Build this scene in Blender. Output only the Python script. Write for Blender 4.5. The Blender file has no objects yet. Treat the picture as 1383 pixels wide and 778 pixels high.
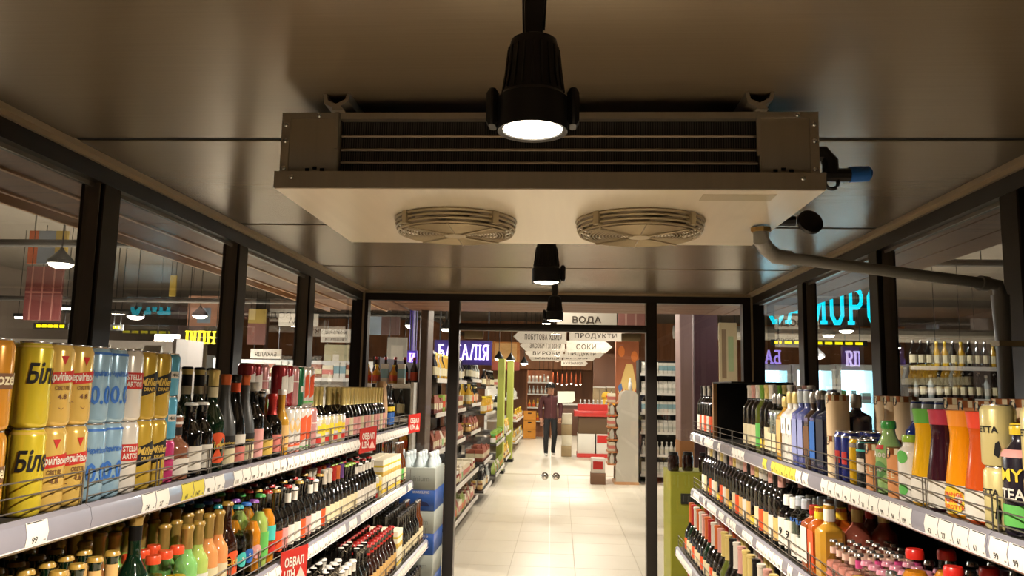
import bpy, math, random
from mathutils import Vector, Matrix
random.seed(7)
PI = math.pi
SC = bpy.context.scene
COL = SC.collection

# ------------------------------------------------------------------ camera
F_PX, PITCH, YAW, ROLL = 1065.6, math.radians(7.18), math.radians(-3.64), math.radians(1.144)
CAM = Vector((0, 0, 1.65))
fwd = Vector((math.sin(YAW) * math.cos(PITCH), math.cos(YAW) * math.cos(PITCH), math.sin(PITCH)))
r0 = Vector((math.cos(YAW), -math.sin(YAW), 0)); u0 = r0.cross(fwd)
cr = r0 * math.cos(ROLL) + u0 * math.sin(ROLL)
cu = u0 * math.cos(ROLL) - r0 * math.sin(ROLL)
cam_data = bpy.data.cameras.new('camera')
cam_data.sensor_fit = 'HORIZONTAL'; cam_data.sensor_width = 36
cam_data.lens = 36 * F_PX / 1383
cam_data.clip_start = 0.05; cam_data.clip_end = 100
cam = bpy.data.objects.new('camera', cam_data); COL.objects.link(cam)
M4 = Matrix((cr, cu, -fwd)).transposed().to_4x4(); M4.translation = CAM
cam.matrix_world = M4
SC.camera = cam

def ray(x, y):
    return fwd + cr * ((x - 691.5) / F_PX) - cu * ((y - 389) / F_PX)
def on_x(x, y, v): d = ray(x, y); return CAM + d * (v / d.x)
def on_y(x, y, v): d = ray(x, y); return CAM + d * (v / d.y)
def on_z(x, y, v): d = ray(x, y); return CAM + d * ((v - CAM.z) / d.z)

# ------------------------------------------------------------------ world, exposure
SC.view_settings.view_transform = 'Standard'; SC.view_settings.look = 'None'
SC.view_settings.gamma = 1; SC.view_settings.exposure = 0.0
SC.view_settings.use_curve_mapping = False
w = bpy.data.worlds.new('world'); SC.world = w; w.use_nodes = True
w.node_tree.nodes['Background'].inputs[0].default_value = (0.55, 0.5, 0.45, 1)
w.node_tree.nodes['Background'].inputs[1].default_value = 0.02
LAMP_W, HALL_W = 50.0, 66.0
try:
    SC.cycles.max_bounces = 8; SC.cycles.diffuse_bounces = 4; SC.cycles.glossy_bounces = 4
    SC.cycles.transparent_max_bounces = 24; SC.cycles.sample_clamp_indirect = 4
    SC.cycles.caustics_reflective = False; SC.cycles.caustics_refractive = False
except Exception:
    pass

# ------------------------------------------------------------------ materials
MATS = {}
def lin(c):
    if isinstance(c, str):
        c = c.lstrip('#'); c = [int(c[i:i + 2], 16) / 255 for i in (0, 2, 4)]
        return tuple(((x + .055) / 1.055) ** 2.4 if x > .04045 else x / 12.92 for x in c)
    return tuple(c)
def mat(name, col='#808080', rough=.5, metal=0, spec=.5, coat=0, emit=None, es=0, noise=0, nscale=(8, 8, 8), bump=0, trans=0):
    if name in MATS: return MATS[name]
    m = bpy.data.materials.new(name); m.use_nodes = True; nt = m.node_tree
    b = nt.nodes['Principled BSDF']; c = lin(col)
    b.inputs['Base Color'].default_value = (*c, 1); b.inputs['Roughness'].default_value = rough
    b.inputs['Metallic'].default_value = metal; b.inputs['Specular IOR Level'].default_value = spec
    b.inputs['Coat Weight'].default_value = coat; b.inputs['Coat Roughness'].default_value = .08
    b.inputs['Transmission Weight'].default_value = trans
    if emit is not None:
        b.inputs['Emission Color'].default_value = (*lin(emit), 1); b.inputs['Emission Strength'].default_value = es
    if noise or bump:
        tc = nt.nodes.new('ShaderNodeTexCoord'); mp = nt.nodes.new('ShaderNodeMapping')
        mp.inputs['Scale'].default_value = nscale
        nz = nt.nodes.new('ShaderNodeTexNoise'); nz.inputs['Scale'].default_value = 1; nz.inputs['Detail'].default_value = 4
        nt.links.new(tc.outputs['Object'], mp.inputs[0]); nt.links.new(mp.outputs[0], nz.inputs[0])
        if noise:
            rp = nt.nodes.new('ShaderNodeMapRange')
            rp.inputs['From Min'].default_value = .25; rp.inputs['From Max'].default_value = .75
            rp.inputs['To Min'].default_value = 1 - noise; rp.inputs['To Max'].default_value = 1 + noise
            mx = nt.nodes.new('ShaderNodeVectorMath'); mx.operation = 'SCALE'; mx.inputs[0].default_value = c
            nt.links.new(nz.outputs[0], rp.inputs[0]); nt.links.new(rp.outputs[0], mx.inputs['Scale'])
            nt.links.new(mx.outputs[0], b.inputs['Base Color'])
        if bump:
            bp = nt.nodes.new('ShaderNodeBump'); bp.inputs['Strength'].default_value = bump; bp.inputs['Distance'].default_value = .002
            nt.links.new(nz.outputs[0], bp.inputs['Height']); nt.links.new(bp.outputs[0], b.inputs['Normal'])
    MATS[name] = m
    return m
def glass_mat(name, tint, refl=1.0, rough=0.0):
    """thin clear glass: straight-through tint plus fresnel reflection"""
    if name in MATS: return MATS[name]
    m = bpy.data.materials.new(name); m.use_nodes = True; nt = m.node_tree; nt.nodes.clear()
    out = nt.nodes.new('ShaderNodeOutputMaterial'); mix = nt.nodes.new('ShaderNodeMixShader')
    tr = nt.nodes.new('ShaderNodeBsdfTransparent'); gl = nt.nodes.new('ShaderNodeBsdfGlossy')
    fr = nt.nodes.new('ShaderNodeFresnel'); fr.inputs[0].default_value = 1.5
    mu = nt.nodes.new('ShaderNodeMath'); mu.operation = 'MULTIPLY'; mu.inputs[1].default_value = refl
    tr.inputs[0].default_value = (*lin(tint), 1); gl.inputs['Roughness'].default_value = rough
    gl.inputs[0].default_value = (1, 1, 1, 1)
    # only the outward side of each pane surface mirrors; the far side just lets light out
    ge = nt.nodes.new('ShaderNodeNewGeometry'); iv = nt.nodes.new('ShaderNodeMath'); iv.operation = 'SUBTRACT'; iv.inputs[0].default_value = 1
    m2 = nt.nodes.new('ShaderNodeMath'); m2.operation = 'MULTIPLY'; m2.use_clamp = True
    nt.links.new(ge.outputs['Backfacing'], iv.inputs[1]); nt.links.new(fr.outputs[0], mu.inputs[0])
    nt.links.new(mu.outputs[0], m2.inputs[0]); nt.links.new(iv.outputs[0], m2.inputs[1]); nt.links.new(m2.outputs[0], mix.inputs[0])
    nt.links.new(tr.outputs[0], mix.inputs[1]); nt.links.new(gl.outputs[0], mix.inputs[2])
    nt.links.new(mix.outputs[0], out.inputs[0]); MATS[name] = m
    return m
def gloss(name, col, rough=.12): return mat(name, col, rough, spec=.6, coat=.6)
def paper(name, col): return mat(name, col, .55, spec=.3)

# ------------------------------------------------------------------ mesh helpers
class MB:
    def __init__(s): s.v = []; s.f = []; s.m = []
    def add(s, vs, fs, mi=0):
        n = len(s.v); s.v += [tuple(v) for v in vs]
        s.f += [tuple(i + n for i in f) for f in fs]; s.m += [mi] * len(fs); return s
    def box(s, a, b, mi=0, rz=0, c=None):
        (x0, y0, z0), (x1, y1, z1) = a, b
        vs = [(x, y, z) for z in (z0, z1) for y in (y0, y1) for x in (x0, x1)]
        if rz:
            c = c or ((x0 + x1) / 2, (y0 + y1) / 2); cs, sn = math.cos(rz), math.sin(rz)
            vs = [(c[0] + (x - c[0]) * cs - (y - c[1]) * sn, c[1] + (x - c[0]) * sn + (y - c[1]) * cs, z) for x, y, z in vs]
        return s.add(vs, [(0, 2, 3, 1), (4, 5, 7, 6), (0, 1, 5, 4), (2, 6, 7, 3), (0, 4, 6, 2), (1, 3, 7, 5)], mi)
    def bbox(s, a, b, bev=.004, mi=0):
        """box with chamfered vertical and top edges"""
        (x0, y0, z0), (x1, y1, z1) = a, b; e = bev
        def ring(i, z): return [(x0 + e, y0 + i, z), (x1 - e, y0 + i, z), (x1 - i, y0 + e, z), (x1 - i, y1 - e, z), (x1 - e, y1 - i, z), (x0 + e, y1 - i, z), (x0 + i, y1 - e, z), (x0 + i, y0 + e, z)]
        vs = ring(e * .6, z0) + ring(0, z0 + e) + ring(0, z1 - e) + ring(e * .6, z1)
        fs = [tuple(range(7, -1, -1)), tuple(range(24, 32))]
        for k in range(3):
            for i in range(8): fs.append((k * 8 + i, k * 8 + (i + 1) % 8, k * 8 + 8 + (i + 1) % 8, k * 8 + 8 + i))
        return s.add(vs, fs, mi)
    def lathe(s, prof, seg=14, mi=0, c=(0, 0, 0), a0=0, a1=2 * PI, cap0=True, cap1=True, mis=None):
        full = abs(a1 - a0 - 2 * PI) < 1e-6; n = seg if full else seg + 1
        vs = []
        for r, z in prof:
            for i in range(n):
                a = a0 + (a1 - a0) * i / seg; vs.append((c[0] + r * math.cos(a), c[1] + r * math.sin(a), c[2] + z))
        base = len(s.v); s.v += vs
        for k in range(len(prof) - 1):
            for i in range(seg):
                j = (i + 1) % n if full else i + 1
                s.f.append((base + k * n + i, base + k * n + j, base + (k + 1) * n + j, base + (k + 1) * n + i)); s.m.append(mis[k] if mis else mi)
        if full and cap0 and prof[0][0] > 1e-5: s.f.append(tuple(base + i for i in range(n - 1, -1, -1))); s.m.append(mis[0] if mis else mi)
        if full and cap1 and prof[-1][0] > 1e-5: s.f.append(tuple(base + (len(prof) - 1) * n + i for i in range(n))); s.m.append(mis[-1] if mis else mi)
        return s
    def tube(s, pts, r, seg=6, mi=0, closed=False, rs=None):
        pts = [Vector(p) for p in pts]; n = len(pts); base = len(s.v)
        for i, p in enumerate(pts):
            if closed: t = pts[(i + 1) % n] - pts[i - 1]
            else: t = pts[min(i + 1, n - 1)] - pts[max(i - 1, 0)]
            t = t.normalized() if t.length > 0 else Vector((0, 0, 1))
            up = Vector((0, 0, 1)) if abs(t.z) < .9 else Vector((1, 0, 0))
            u = t.cross(up).normalized(); v = t.cross(u)
            rr = rs[i] if rs else r
            for k in range(seg):
                a = 2 * PI * k / seg; q = p + u * (rr * math.cos(a)) + v * (rr * math.sin(a)); s.v.append(tuple(q))
        for i in range(n if closed else n - 1):
            j = (i + 1) % n
            for k in range(seg):
                l = (k + 1) % seg
                s.f.append((base + i * seg + k, base + j * seg + k, base + j * seg + l, base + i * seg + l)); s.m.append(mi)
        if not closed:
            s.f.append(tuple(base + k for k in range(seg))); s.m.append(mi)
            s.f.append(tuple(base + (n - 1) * seg + k for k in range(seg - 1, -1, -1))); s.m.append(mi)
        return s
    def prism(s, poly, d, axis='y', o=0, mi=0):
        """polygon in the plane across an axis, extruded by d from o"""
        def P(a, b, t): return {'y': (a, t, b), 'x': (t, a, b), 'z': (a, b, t)}[axis]
        n = len(poly); vs = [P(a, b, o) for a, b in poly] + [P(a, b, o + d) for a, b in poly]
        fs = [tuple(range(n - 1, -1, -1)), tuple(range(n, 2 * n))] + [(i, (i + 1) % n, n + (i + 1) % n, n + i) for i in range(n)]
        return s.add(vs, fs, mi)
    def merge(s, o, mo=0): 
        n = len(s.v); s.v += o.v; s.f += [tuple(i + n for i in f) for f in o.f]; s.m += [m + mo for m in o.m]; return s
    def mesh(s, name, mats, sharp=35):
        me = bpy.data.meshes.new(name); me.from_pydata(s.v, [], s.f)
        for m in (mats if isinstance(mats, (list, tuple)) else [mats]): me.materials.append(m)
        me.polygons.foreach_set('material_index', s.m)
        me.polygons.foreach_set('use_smooth', [True] * len(s.f)); me.update()
        me.set_sharp_from_angle(angle=math.radians(sharp))
        return me

def ob(name, me, parent=None, loc=(0, 0, 0), rz=0, rot=None):
    o = bpy.data.objects.new(name, me); COL.objects.link(o)
    if parent is not None: o.parent = parent
    o.location = loc
    o.rotation_euler = rot if rot else (0, 0, rz)
    return o
def tag(o, label, cat, group=None):
    o['label'] = label; o['category'] = cat
    if group: o['group'] = group
    return o
def thing(name, label, cat, loc=(0, 0, 0), rz=0, group=None):
    return tag(ob(name, None, None, loc, rz), label, cat, group)
def part(name, mb, mats, parent, loc=(0, 0, 0), rz=0, rot=None, sharp=35):
    return ob(name, mb.mesh(name, mats, sharp), parent, loc, rz, rot)
def struct(name, mb, mats, loc=(0, 0, 0)):
    o = ob(name, mb.mesh(name, mats) if mb else None, None, loc); o['kind'] = 'structure'; return o

_TX = {}
def text2d(s, size=1, bold=0.0, spacing=1.0):
    """flat lettering: vertices centred in x, baseline 0, plus faces"""
    k = (s, bold, spacing)
    if k not in _TX:
        c = bpy.data.curves.new('lettering', 'FONT'); c.body = s; c.size = 1; c.resolution_u = 2; c.offset = bold
        c.space_character = spacing; c.align_x = 'CENTER'
        o = bpy.data.objects.new('lettering', c); COL.objects.link(o)
        dg = bpy.context.evaluated_depsgraph_get(); dg.update()
        me = bpy.data.meshes.new_from_object(o.evaluated_get(dg))
        vs = [(v.co.x, v.co.y) for v in me.vertices]; fs = [tuple(p.vertices) for p in me.polygons]
        bpy.data.objects.remove(o); bpy.data.curves.remove(c); bpy.data.meshes.remove(me)
        xs = [v[0] for v in vs]; cx = (min(xs) + max(xs)) / 2
        _TX[k] = ([(x - cx, y) for x, y in vs], fs, max(xs) - min(xs))
    vs, fs, wd = _TX[k]
    return [(x * size, y * size) for x, y in vs], fs, wd * size
def text_on_plane(mb, s, size, o, u, v, mi=0, bold=0, width=None, spacing=1.0):
    vs, fs, wd = text2d(s, size, bold, spacing); k = width / wd if width else 1
    o, u, v = Vector(o), Vector(u), Vector(v)
    mb.add([o + u * (x * k) + v * y for x, y in vs], fs, mi)
def text_on_can(mb, s, size, r, z, a0=0, mi=0, bold=0, width=None, slant=0):
    vs, fs, wd = text2d(s, size, bold); k = width / wd if width else 1
    mb.add([(r * math.cos(a0 + (x * k + y * slant) / r), r * math.sin(a0 + (x * k + y * slant) / r), z + y) for x, y in vs], fs, mi)

# slab-serif letters made of strokes, unit cell 1 high
def _st(x0, y0, x1, y1): return (x0, y0, x1, y1)
SLAB = {
    'І': (.5, [(.25, 0, .25, 1)], [(.25, 0), (.25, 1)]),
    'М': (1.05, [(.18, 0, .18, 1), (.87, 0, .87, 1), (.18, 1, .52, .1), (.87, 1, .52, .1)], [(.18, 0), (.18, 1), (.87, 0), (.87, 1)]),
    'Н': (.9, [(.2, 0, .2, 1), (.7, 0, .7, 1), (.2, .5, .7, .5)], [(.2, 0), (.2, 1), (.7, 0), (.7, 1)]),
    'П': (.9, [(.2, 0, .2, 1), (.7, 0, .7, 1), (.2, .95, .7, .95)], [(.2, 0), (.2, 1), (.7, 0), (.7, 1)]),
    'Ш': (1.1, [(.18, 0, .18, 1), (.55, 0, .55, 1), (.92, 0, .92, 1), (.18, .06, .92, .06)], [(.18, 1), (.55, 1), (.92, 1)]),
    'А': (.95, [(.15, 0, .47, 1), (.8, 0, .47, 1), (.28, .35, .66, .35)], [(.15, 0), (.8, 0)]),
    'Л': (.95, [(.15, 0, .42, 1), (.75, 0, .75, 1), (.42, .95, .75, .95)], [(.15, 0), (.75, 0), (.75, 1)]),
    'К': (.9, [(.2, 0, .2, 1), (.2, .5, .72, 1), (.3, .55, .74, 0)], [(.2, 0), (.2, 1), (.72, 1), (.74, 0)]),
    'Б': (.85, [(.2, 0, .2, 1), (.2, .95, .68, .95), (.2, .55, .55, .55), (.55, .55, .7, .4), (.7, .4, .7, .15), (.7, .15, .55, .03), (.55, .04, .2, .04)], [(.2, 0), (.2, 1)]),
    'Р': (.85, [(.2, 0, .2, 1), (.2, .95, .55, .95), (.55, .95, .7, .83), (.7, .83, .7, .6), (.7, .6, .55, .47), (.55, .47, .2, .47)], [(.2, 0), (.2, 1)]),
    'Я': (.85, [(.65, 0, .65, 1), (.65, .95, .3, .95), (.3, .95, .15, .83), (.15, .83, .15, .6), (.15, .6, .3, .47), (.3, .47, .65, .47), (.4, .47, .15, 0)], [(.65, 0), (.65, 1), (.15, 0)]),
    'О': (.9, [(.2, .25, .2, .75), (.7, .25, .7, .75), (.2, .75, .35, .95), (.35, .95, .55, .95), (.55, .95, .7, .75), (.2, .25, .35, .05), (.35, .05, .55, .05), (.55, .05, .7, .25)], []),
    'З': (.85, [(.18, .8, .3, .95), (.3, .95, .55, .95), (.55, .95, .68, .8), (.68, .8, .68, .65), (.68, .65, .5, .52), (.35, .52, .5, .52), (.5, .52, .7, .38), (.7, .38, .7, .2), (.7, .2, .55, .05), (.55, .05, .3, .05), (.3, .05, .16, .22)], []),
    'И': (.9, [(.2, 0, .2, 1), (.7, 0, .7, 1), (.2, .05, .7, .95)], [(.2, 0), (.2, 1), (.7, 0), (.7, 1)]),
}
def slab_letter(ch, hgt, t=.13, depth=.04):
    """one letter as a mesh builder in the xz plane, facing -y"""
    wd, strokes, serifs = SLAB[ch]; mb = MB()
    for i, (x0, y0, x1, y1) in enumerate(strokes):
        d = Vector((x1 - x0, y1 - y0)); n = Vector((-d.y, d.x)).normalized() * (t / 2)
        e = d.normalized() * (t * .25 if len(serifs) < 1 else 0)
        q = [(x0 - e.x + n.x, y0 - e.y + n.y), (x0 - e.x - n.x, y0 - e.y - n.y), (x1 + e.x - n.x, y1 + e.y - n.y), (x1 + e.x + n.x, y1 + e.y + n.y)]
        mb.prism([(a * hgt, b * hgt) for a, b in q], -depth - i * .0004, 'y')
    for i, (x, y) in enumerate(serifs):
        z0 = y - .1 if y > .5 else y; mb.prism([((x - .15) * hgt, z0 * hgt), ((x + .15) * hgt, z0 * hgt), ((x + .15) * hgt, (z0 + .1) * hgt), ((x - .15) * hgt, (z0 + .1) * hgt)], -depth - .003 - i * .0004, 'y')
    return mb, wd * hgt

# ================================================================== THE COOLER ROOM
XL, XR, YE, YB, ZC = -1.47, 1.37, 5.74, -1.60, 2.34
m_frame = mat('frame_bronze', '#2b2724', .35, .4, noise=.08)
m_frame2 = mat('frame_gasket', '#8d8478', .35, .6)
m_trim = mat('trim_beige', '#b3a083', .35, .3)
m_gap = mat('seam_black', '#060505', .9)
m_glass = glass_mat('window_glass', '#f4f6f5', 1.6)
m_panel = mat('ceiling_brushed', '#8b7c66', .26, .35, noise=.05, nscale=(3, 160, 3), bump=.05)
m_tile = mat('floor_tile', '#d8ccb8', .34, spec=.5, noise=.04, nscale=(3, 3, 3))
m_grout = mat('floor_grout', '#bdb09a', .7)
m_black = mat('black_plastic', '#121110', .4, noise=.1)
m_blackm = mat('black_metal', '#1b1a19', .45, .3, noise=.08)
m_steel = mat('steel_sheet', '#b9b0a0', .38, .75, noise=.05, nscale=(60, 3, 3))
m_white_sheet = mat('tray_white_sheet', '#efe6d2', .28, .15, noise=.03, nscale=(40, 2, 2))
m_lens = mat('lamp_lens', '#ffffff', .3, emit='#fff0d8', es=26)
m_chrome = mat('chrome', '#d8d8d8', .12, 1)
m_wood_dark = mat('wood_dark', '#7a5238', .5, noise=.25, nscale=(2, 30, 30))
m_wood_edge = mat('wood_edge_light', '#d3a070', .4)

# floor: base slab plus the tiles of the aisle that can be told apart
fl = struct('floor', MB().box((-14, -4, -.1), (14, 33, -.006)), [m_tile])
tile = MB().bbox((0, 0, -.006), (.595, .595, .002), .0015).mesh('tile', m_tile)
gr = part('grout_bed', MB().box((-3.2, -1.5, -.0055), (3.4, 15.6, -.0005)), [m_grout], fl)
for i in range(9):
    for j in range(28):
        x, y = -2.5 + i * .6 - .35, -1.4 + j * .6
        if y > 5.2 and -2.2 < x < 1.9: ob('tile', tile, fl, (x + .0025, y + .0025, 0))

# ceiling of separate brushed panels with dark seams
ce = struct('ceiling', MB().box((XL - .08, YB - .05, ZC + .05), (XR + .08, YE + .08, ZC + .11)), [m_gap])
edges = [2.14 + 1.193 * k for k in (-3, -2, -1, 0, 1, 2)] + [YE]
for a, b in zip(edges[:-1], edges[1:]):
    part('ceiling_panel', MB().bbox((XL + .055, a + .015, ZC), (XR - .055, b - .015, ZC + .05), .003), [m_panel], ce)
    if b < YE: part('panel_joint', MB().box((XL + .055, b - .014, ZC + .003), (XR - .055, b + .014, ZC + .05)), [m_gap], ce)

# side walls: bronze frame rails with mullions, glass between
POST_L = [-.80, .28, 1.36, 2.44, 3.52, 4.55]
POST_R = [-.78, .30, 1.38, 2.47, 3.54, 4.61]
def side_wall(name, X, sgn, posts, wn):
    mb = MB(); x0, x1 = sorted((X, X + sgn * .08))
    mb.box((x0, YB, 2.275), (x1, YE, 2.40)); mb.box((x0, YB, 0), (x1, YE, .12))
    wl = struct(name, mb, [m_frame])
    for y in posts:
        m = part('mullion', MB().bbox((x0, y - .05, .12), (x1, y + .05, 2.275), .004), [m_frame], wl)
        for s in (-1, 1):
            part('gasket', MB().box((x0 + .02, y + s * .05 - .004, .12), (x1 - .01, y + s * .062 - .004 * (1 if s > 0 else -1), 2.275)), [m_frame2], m)
    ys = [YB] + posts + [YE - .02]
    for i, (a, b) in enumerate(zip(ys[:-1], ys[1:])):
        wn[0] += 1
        g = struct('window_%d' % wn[0], MB().box((X + sgn * .045 - .003, a + .052, .12), (X + sgn * .045 + .003, b - .052, 2.275)), [m_glass])
        part('glazing_bead', MB().box((X + sgn * .03, a + .05, 2.262), (X + sgn * .038, b - .05, 2.275)).box((X + sgn * .03, a + .05, .12), (X + sgn * .038, b - .05, .135)), [m_frame2], g)
WN = [0]
side_wall('wall_left', XL, -1, POST_L, WN)
side_wall('wall_right', XR, 1, POST_R, WN)
# end wall
mb = MB()
mb.box((XL - .08, YE, 2.275), (XR + .08, YE + .08, 2.40)).box((XL - .08, YE, 0), (-1.43, YE + .08, 2.275)).box((1.30, YE, 0), (XR + .08, YE + .08, 2.275))
mb.box((-1.43, YE, 0), (-.80, YE + .08, .1)).box((.66, YE, 0), (1.30, YE + .08, .1))
we = struct('wall_end', mb, [m_frame])
for x in (-.785, .65):
    part('mullion', MB().bbox((x - .038, YE - .01, .0), (x + .038, YE + .08, 2.275), .004), [m_frame], we)
part('transom', MB().bbox((-.747, YE - .005, 2.06), (.612, YE + .07, 2.112), .004), [m_frame], we)
for k, (a, b, z0, z1) in enumerate([(-1.43, -.823, .1, 2.275), (.688, 1.30, .1, 2.275), (-.747, .612, 2.112, 2.275)]):
    WN[0] += 1; struct('window_%d' % WN[0], MB().box((a, YE + .036, z0), (b, YE + .042, z1)), [m_glass])
# frameless glass double door
for k, (a, b, kx) in enumerate([(-.742, -.0675, -.105), (-.0625, .607, -.025)]):
    d = struct('door_%d' % (k + 1), MB().box((a, YE + .03, .012), (b, YE + .04, 2.055)), [m_glass])
    part('door_knob', MB().lathe([(.004, 0), (.012, .004), (.012, .02), (.024, .028), (.027, .042), (.018, .056), (.001, .06)], 14), [m_chrome], d, (kx, YE + .03, 1.03), rot=(PI / 2, 0, 0))
    fx = a + .03 if k == 0 else b - .17
    part('patch_fitting', MB().bbox((fx, YE + .022, 2.0), (fx + .14, YE + .048, 2.055), .003), [mat('fitting_beige', '#8c7c5e', .4, .4)], d)
    if k == 1:
        part('door_sticker', MB().prism([(-.02, 1.545), (.085, 1.55), (.105, 1.57), (.1, 1.63), (-.022, 1.628)], .001, 'y', YE + .028), [mat('sticker_grey_green', '#8f9688', .5)], d)
wb = struct('wall_back', MB().box((XL - .08, YB - .06, 0), (XR + .08, YB, 2.40)), [m_frame])
# light metal angles at the ceiling joint and in the corners
struct('trim_1', MB().box((XL, YB, ZC - .012), (XL + .012, YE, ZC + .03)).box((XL + .012, YB, ZC + .004), (XL + .05, YE, ZC + .012)), [m_trim])
struct('trim_2', MB().box((XR - .012, YB, ZC - .012), (XR, YE, ZC + .03)).box((XR - .05, YB, ZC + .004), (XR - .012, YE, ZC + .012)), [m_trim])
struct('trim_3', MB().box((XL, YE - .012, ZC - .014), (XR, YE, ZC + .03)), [m_trim])
struct('trim_4', MB().box((XL + .001, YE - .012, 0), (XL + .014, YE - .0005, ZC - .014)), [m_trim])
struct('trim_5', MB().box((XR - .014, YE - .012, 0), (XR - .001, YE - .0005, ZC - .014)), [m_trim])
# wooden eave outside, of planks; their lit edges are painted as pale strips
ev = struct('trim_6', MB().box((-2.42, YB, 2.46), (2.22, 8.1, 2.50)), [m_wood_dark])
part('fascia', MB().box((-2.44, YB, 2.40), (-2.42, 8.1, 2.56)), [m_wood_edge], ev)
for a in [-1.83, -2.08, -2.33]:
    p = part('plank', MB().bbox((a + .004, YB, 2.42), (a + .246, 8.1, 2.46), .004), [m_wood_dark], ev)
    part('plank_lit_edge', MB().box((a + .0, YB, 2.41), (a + .02, 8.1, 2.42)), [m_wood_edge], p)
for a in [XR + .08 + .192 * k for k in range(4)]:
    p = part('plank', MB().bbox((a + .004, YB, 2.42), (a + .188, 8.1, 2.46), .004), [m_wood_dark], ev)
for a in [YE + .09 + .25 * k for k in range(9)]:
    part('plank', MB().bbox((-1.55, a + .004, 2.42), (1.45, a + .246, 2.46), .004), [m_wood_dark], ev)

# ------------------------------------------------------------------ ceiling spotlights
def lamp(x, y, z, stem_top, label, yaw=0, knob=1):
    """z = height of the lens rim"""
    t = thing('ceiling_spotlight', label, 'spotlight', (x, y, z), yaw, 'black spotlights along the cooler ceiling')
    b = MB(); pr = [(.024, .162), (.038, .155), (.0415, .14), (.046, .085), (.051, .06)]
    n = 40; base = []
    for r, zz in reversed(pr): base.append((r, zz))
    b.lathe(base, 32); part('housing', b, [m_blackm], t)
    fins = MB()
    for k in range(20):
        a = 2 * PI * k / 20; c, s = math.cos(a), math.sin(a)
        fins.tube([(.0505 * c, .0505 * s, .066), (.0455 * c, .0455 * s, .1), (.0415 * c, .0415 * s, .14)], .0022, 4)
    part('cooling_fin', fins, [m_blackm], t)
    part('collar', MB().lathe([(.05, .002), (.0575, .0), (.0575, .055), (.051, .062)], 32, cap0=False), [m_blackm], t)
    part('lens', MB().lathe([(.001, -.004), (.03, -.002), (.0485, .004), (.0485, .012)], 28, cap1=False), [m_lens], t)
    for s in ((-1, 1) if knob == 2 else (knob,)):
        part('yoke', MB().bbox((s * .066 - .01, -.02, .008), (s * .066 + .01, .02, .07), .008), [m_blackm], t)
    hz = stem_top - z
    part('stem', MB().add([(sx * (.014 + .004 * k), sy * .011, .158 if k == 0 else hz) for k in (0, 1) for sx, sy in ((-1, -1), (1, -1), (1, 1), (-1, 1))],
         [(3, 2, 1, 0), (4, 5, 6, 7), (0, 1, 5, 4), (1, 2, 6, 5), (2, 3, 7, 6), (3, 0, 4, 7)]).tube([(-.0165, -.012, .165), (-.0205, -.012, hz)], .0022, 5).tube([(.0165, -.012, .17), (.0205, -.012, hz)], .0022, 5), [m_black], t)
    part('ceiling_plate', MB().bbox((-.03, -.03, hz - .008), (.03, .03, hz), .003), [m_black], t)
    ld = bpy.data.lights.new('lamp_light', 'AREA'); ld.shape = 'DISK'; ld.size = .09; ld.energy = LAMP_W; ld.color = (1, .87, .71); ld.spread = math.radians(150)
    lo = bpy.data.objects.new('lamp_light', ld); COL.objects.link(lo); lo.parent = t; lo.location = (0, 0, -.008)
    return t
lamp(-.051, 1.25, 2.066, ZC, 'black ceiling spotlight nearest the viewer, in front of the evaporator', 0, 2)
lamp(-.062, 3.10, 2.063, ZC, 'black ceiling spotlight hanging just behind the evaporator', 0, 1)
lamp(-.045, 5.12, 2.085, ZC, 'smallest black ceiling spotlight, above the glass doors', 0, -1)
lamp(-.05, -.75, 2.06, ZC, 'black ceiling spotlight behind the viewer', 0, 2)

# ------------------------------------------------------------------ evaporator
EV = thing('evaporator', 'ceiling-hung steel twin-fan evaporator cooling unit', 'cooling unit', (0, 0, 2.11))
x0, x1, y0, y1 = -.687, .598, 1.80, 2.50
tray = MB()
tray.box((x0, y0, 0), (x1, y1, .004)); tray.box((x0, y0, .004), (x1, y0 + .004, .042)).box((x0, y1 - .004, .004), (x1, y1, .042))
tray.box((x0, y0, .004), (x0 + .004, y1, .042)).box((x1 - .004, y0, .004), (x1, y1, .042)).box((x0, y0 + .004, .038), (x1, y0 + .016, .042))
tr_ = part('drip_tray', tray, [m_white_sheet], EV)
part('tray_lip', MB().box((x0 - .002, y0 - .003, .002), (x1 + .002, y0, .042)), [m_steel], tr_)
def screw(x, y, z, parent):
    part('screw', MB().lathe([(.006, 0), (.006, .002), (.003, .004), (.0001, .004)], 8), [m_chrome], parent, (x, y, z), rot=(PI / 2, 0, 0))
for a, b in ((x0 + .006, -.540), (.456, x1 - .008)):
    c = part('end_cover', MB().bbox((a, y0 + .012, .042), (b, y1 - .01, .19), .003), [m_steel], EV)
    part('cover_flange', MB().box((a, y0 + .008, .176), (b, y0 + .012, .19)).box(((a if a < 0 else b - .02), y0 + .008, .042), ((a + .02 if a < 0 else b), y0 + .012, .176)), [m_steel], c)
    ex = a + .01 if a < 0 else b - .01
    for z in (.052, .12, .16): screw(ex, y0 + .008, z, c)
    screw((a + b) / 2 + .02, y0 + .008, .183, c)
    h = MB()
    for k in range(3): h.box(((a + b) / 2 + (k - (.2 if a < 0 else 1.8)) * .018 - .005, y0 + .0105, .046 + .004 * (k == 1)), ((a + b) / 2 + (k - (.2 if a < 0 else 1.8)) * .018 + .005, y0 + .0118, .053 + .004 * (k == 1)))
    part('vent_slot', h, [m_gap], c)
screw(x0 + .04, y0 - .003, .028, tr_); screw(x1 - .05, y0 - .003, .028, tr_)
fin = bpy.data.materials.new('coil_fins'); fin.use_nodes = True; nt = fin.node_tree
bs = nt.nodes['Principled BSDF']; bs.inputs['Metallic'].default_value = .6; bs.inputs['Roughness'].default_value = .45
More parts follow.
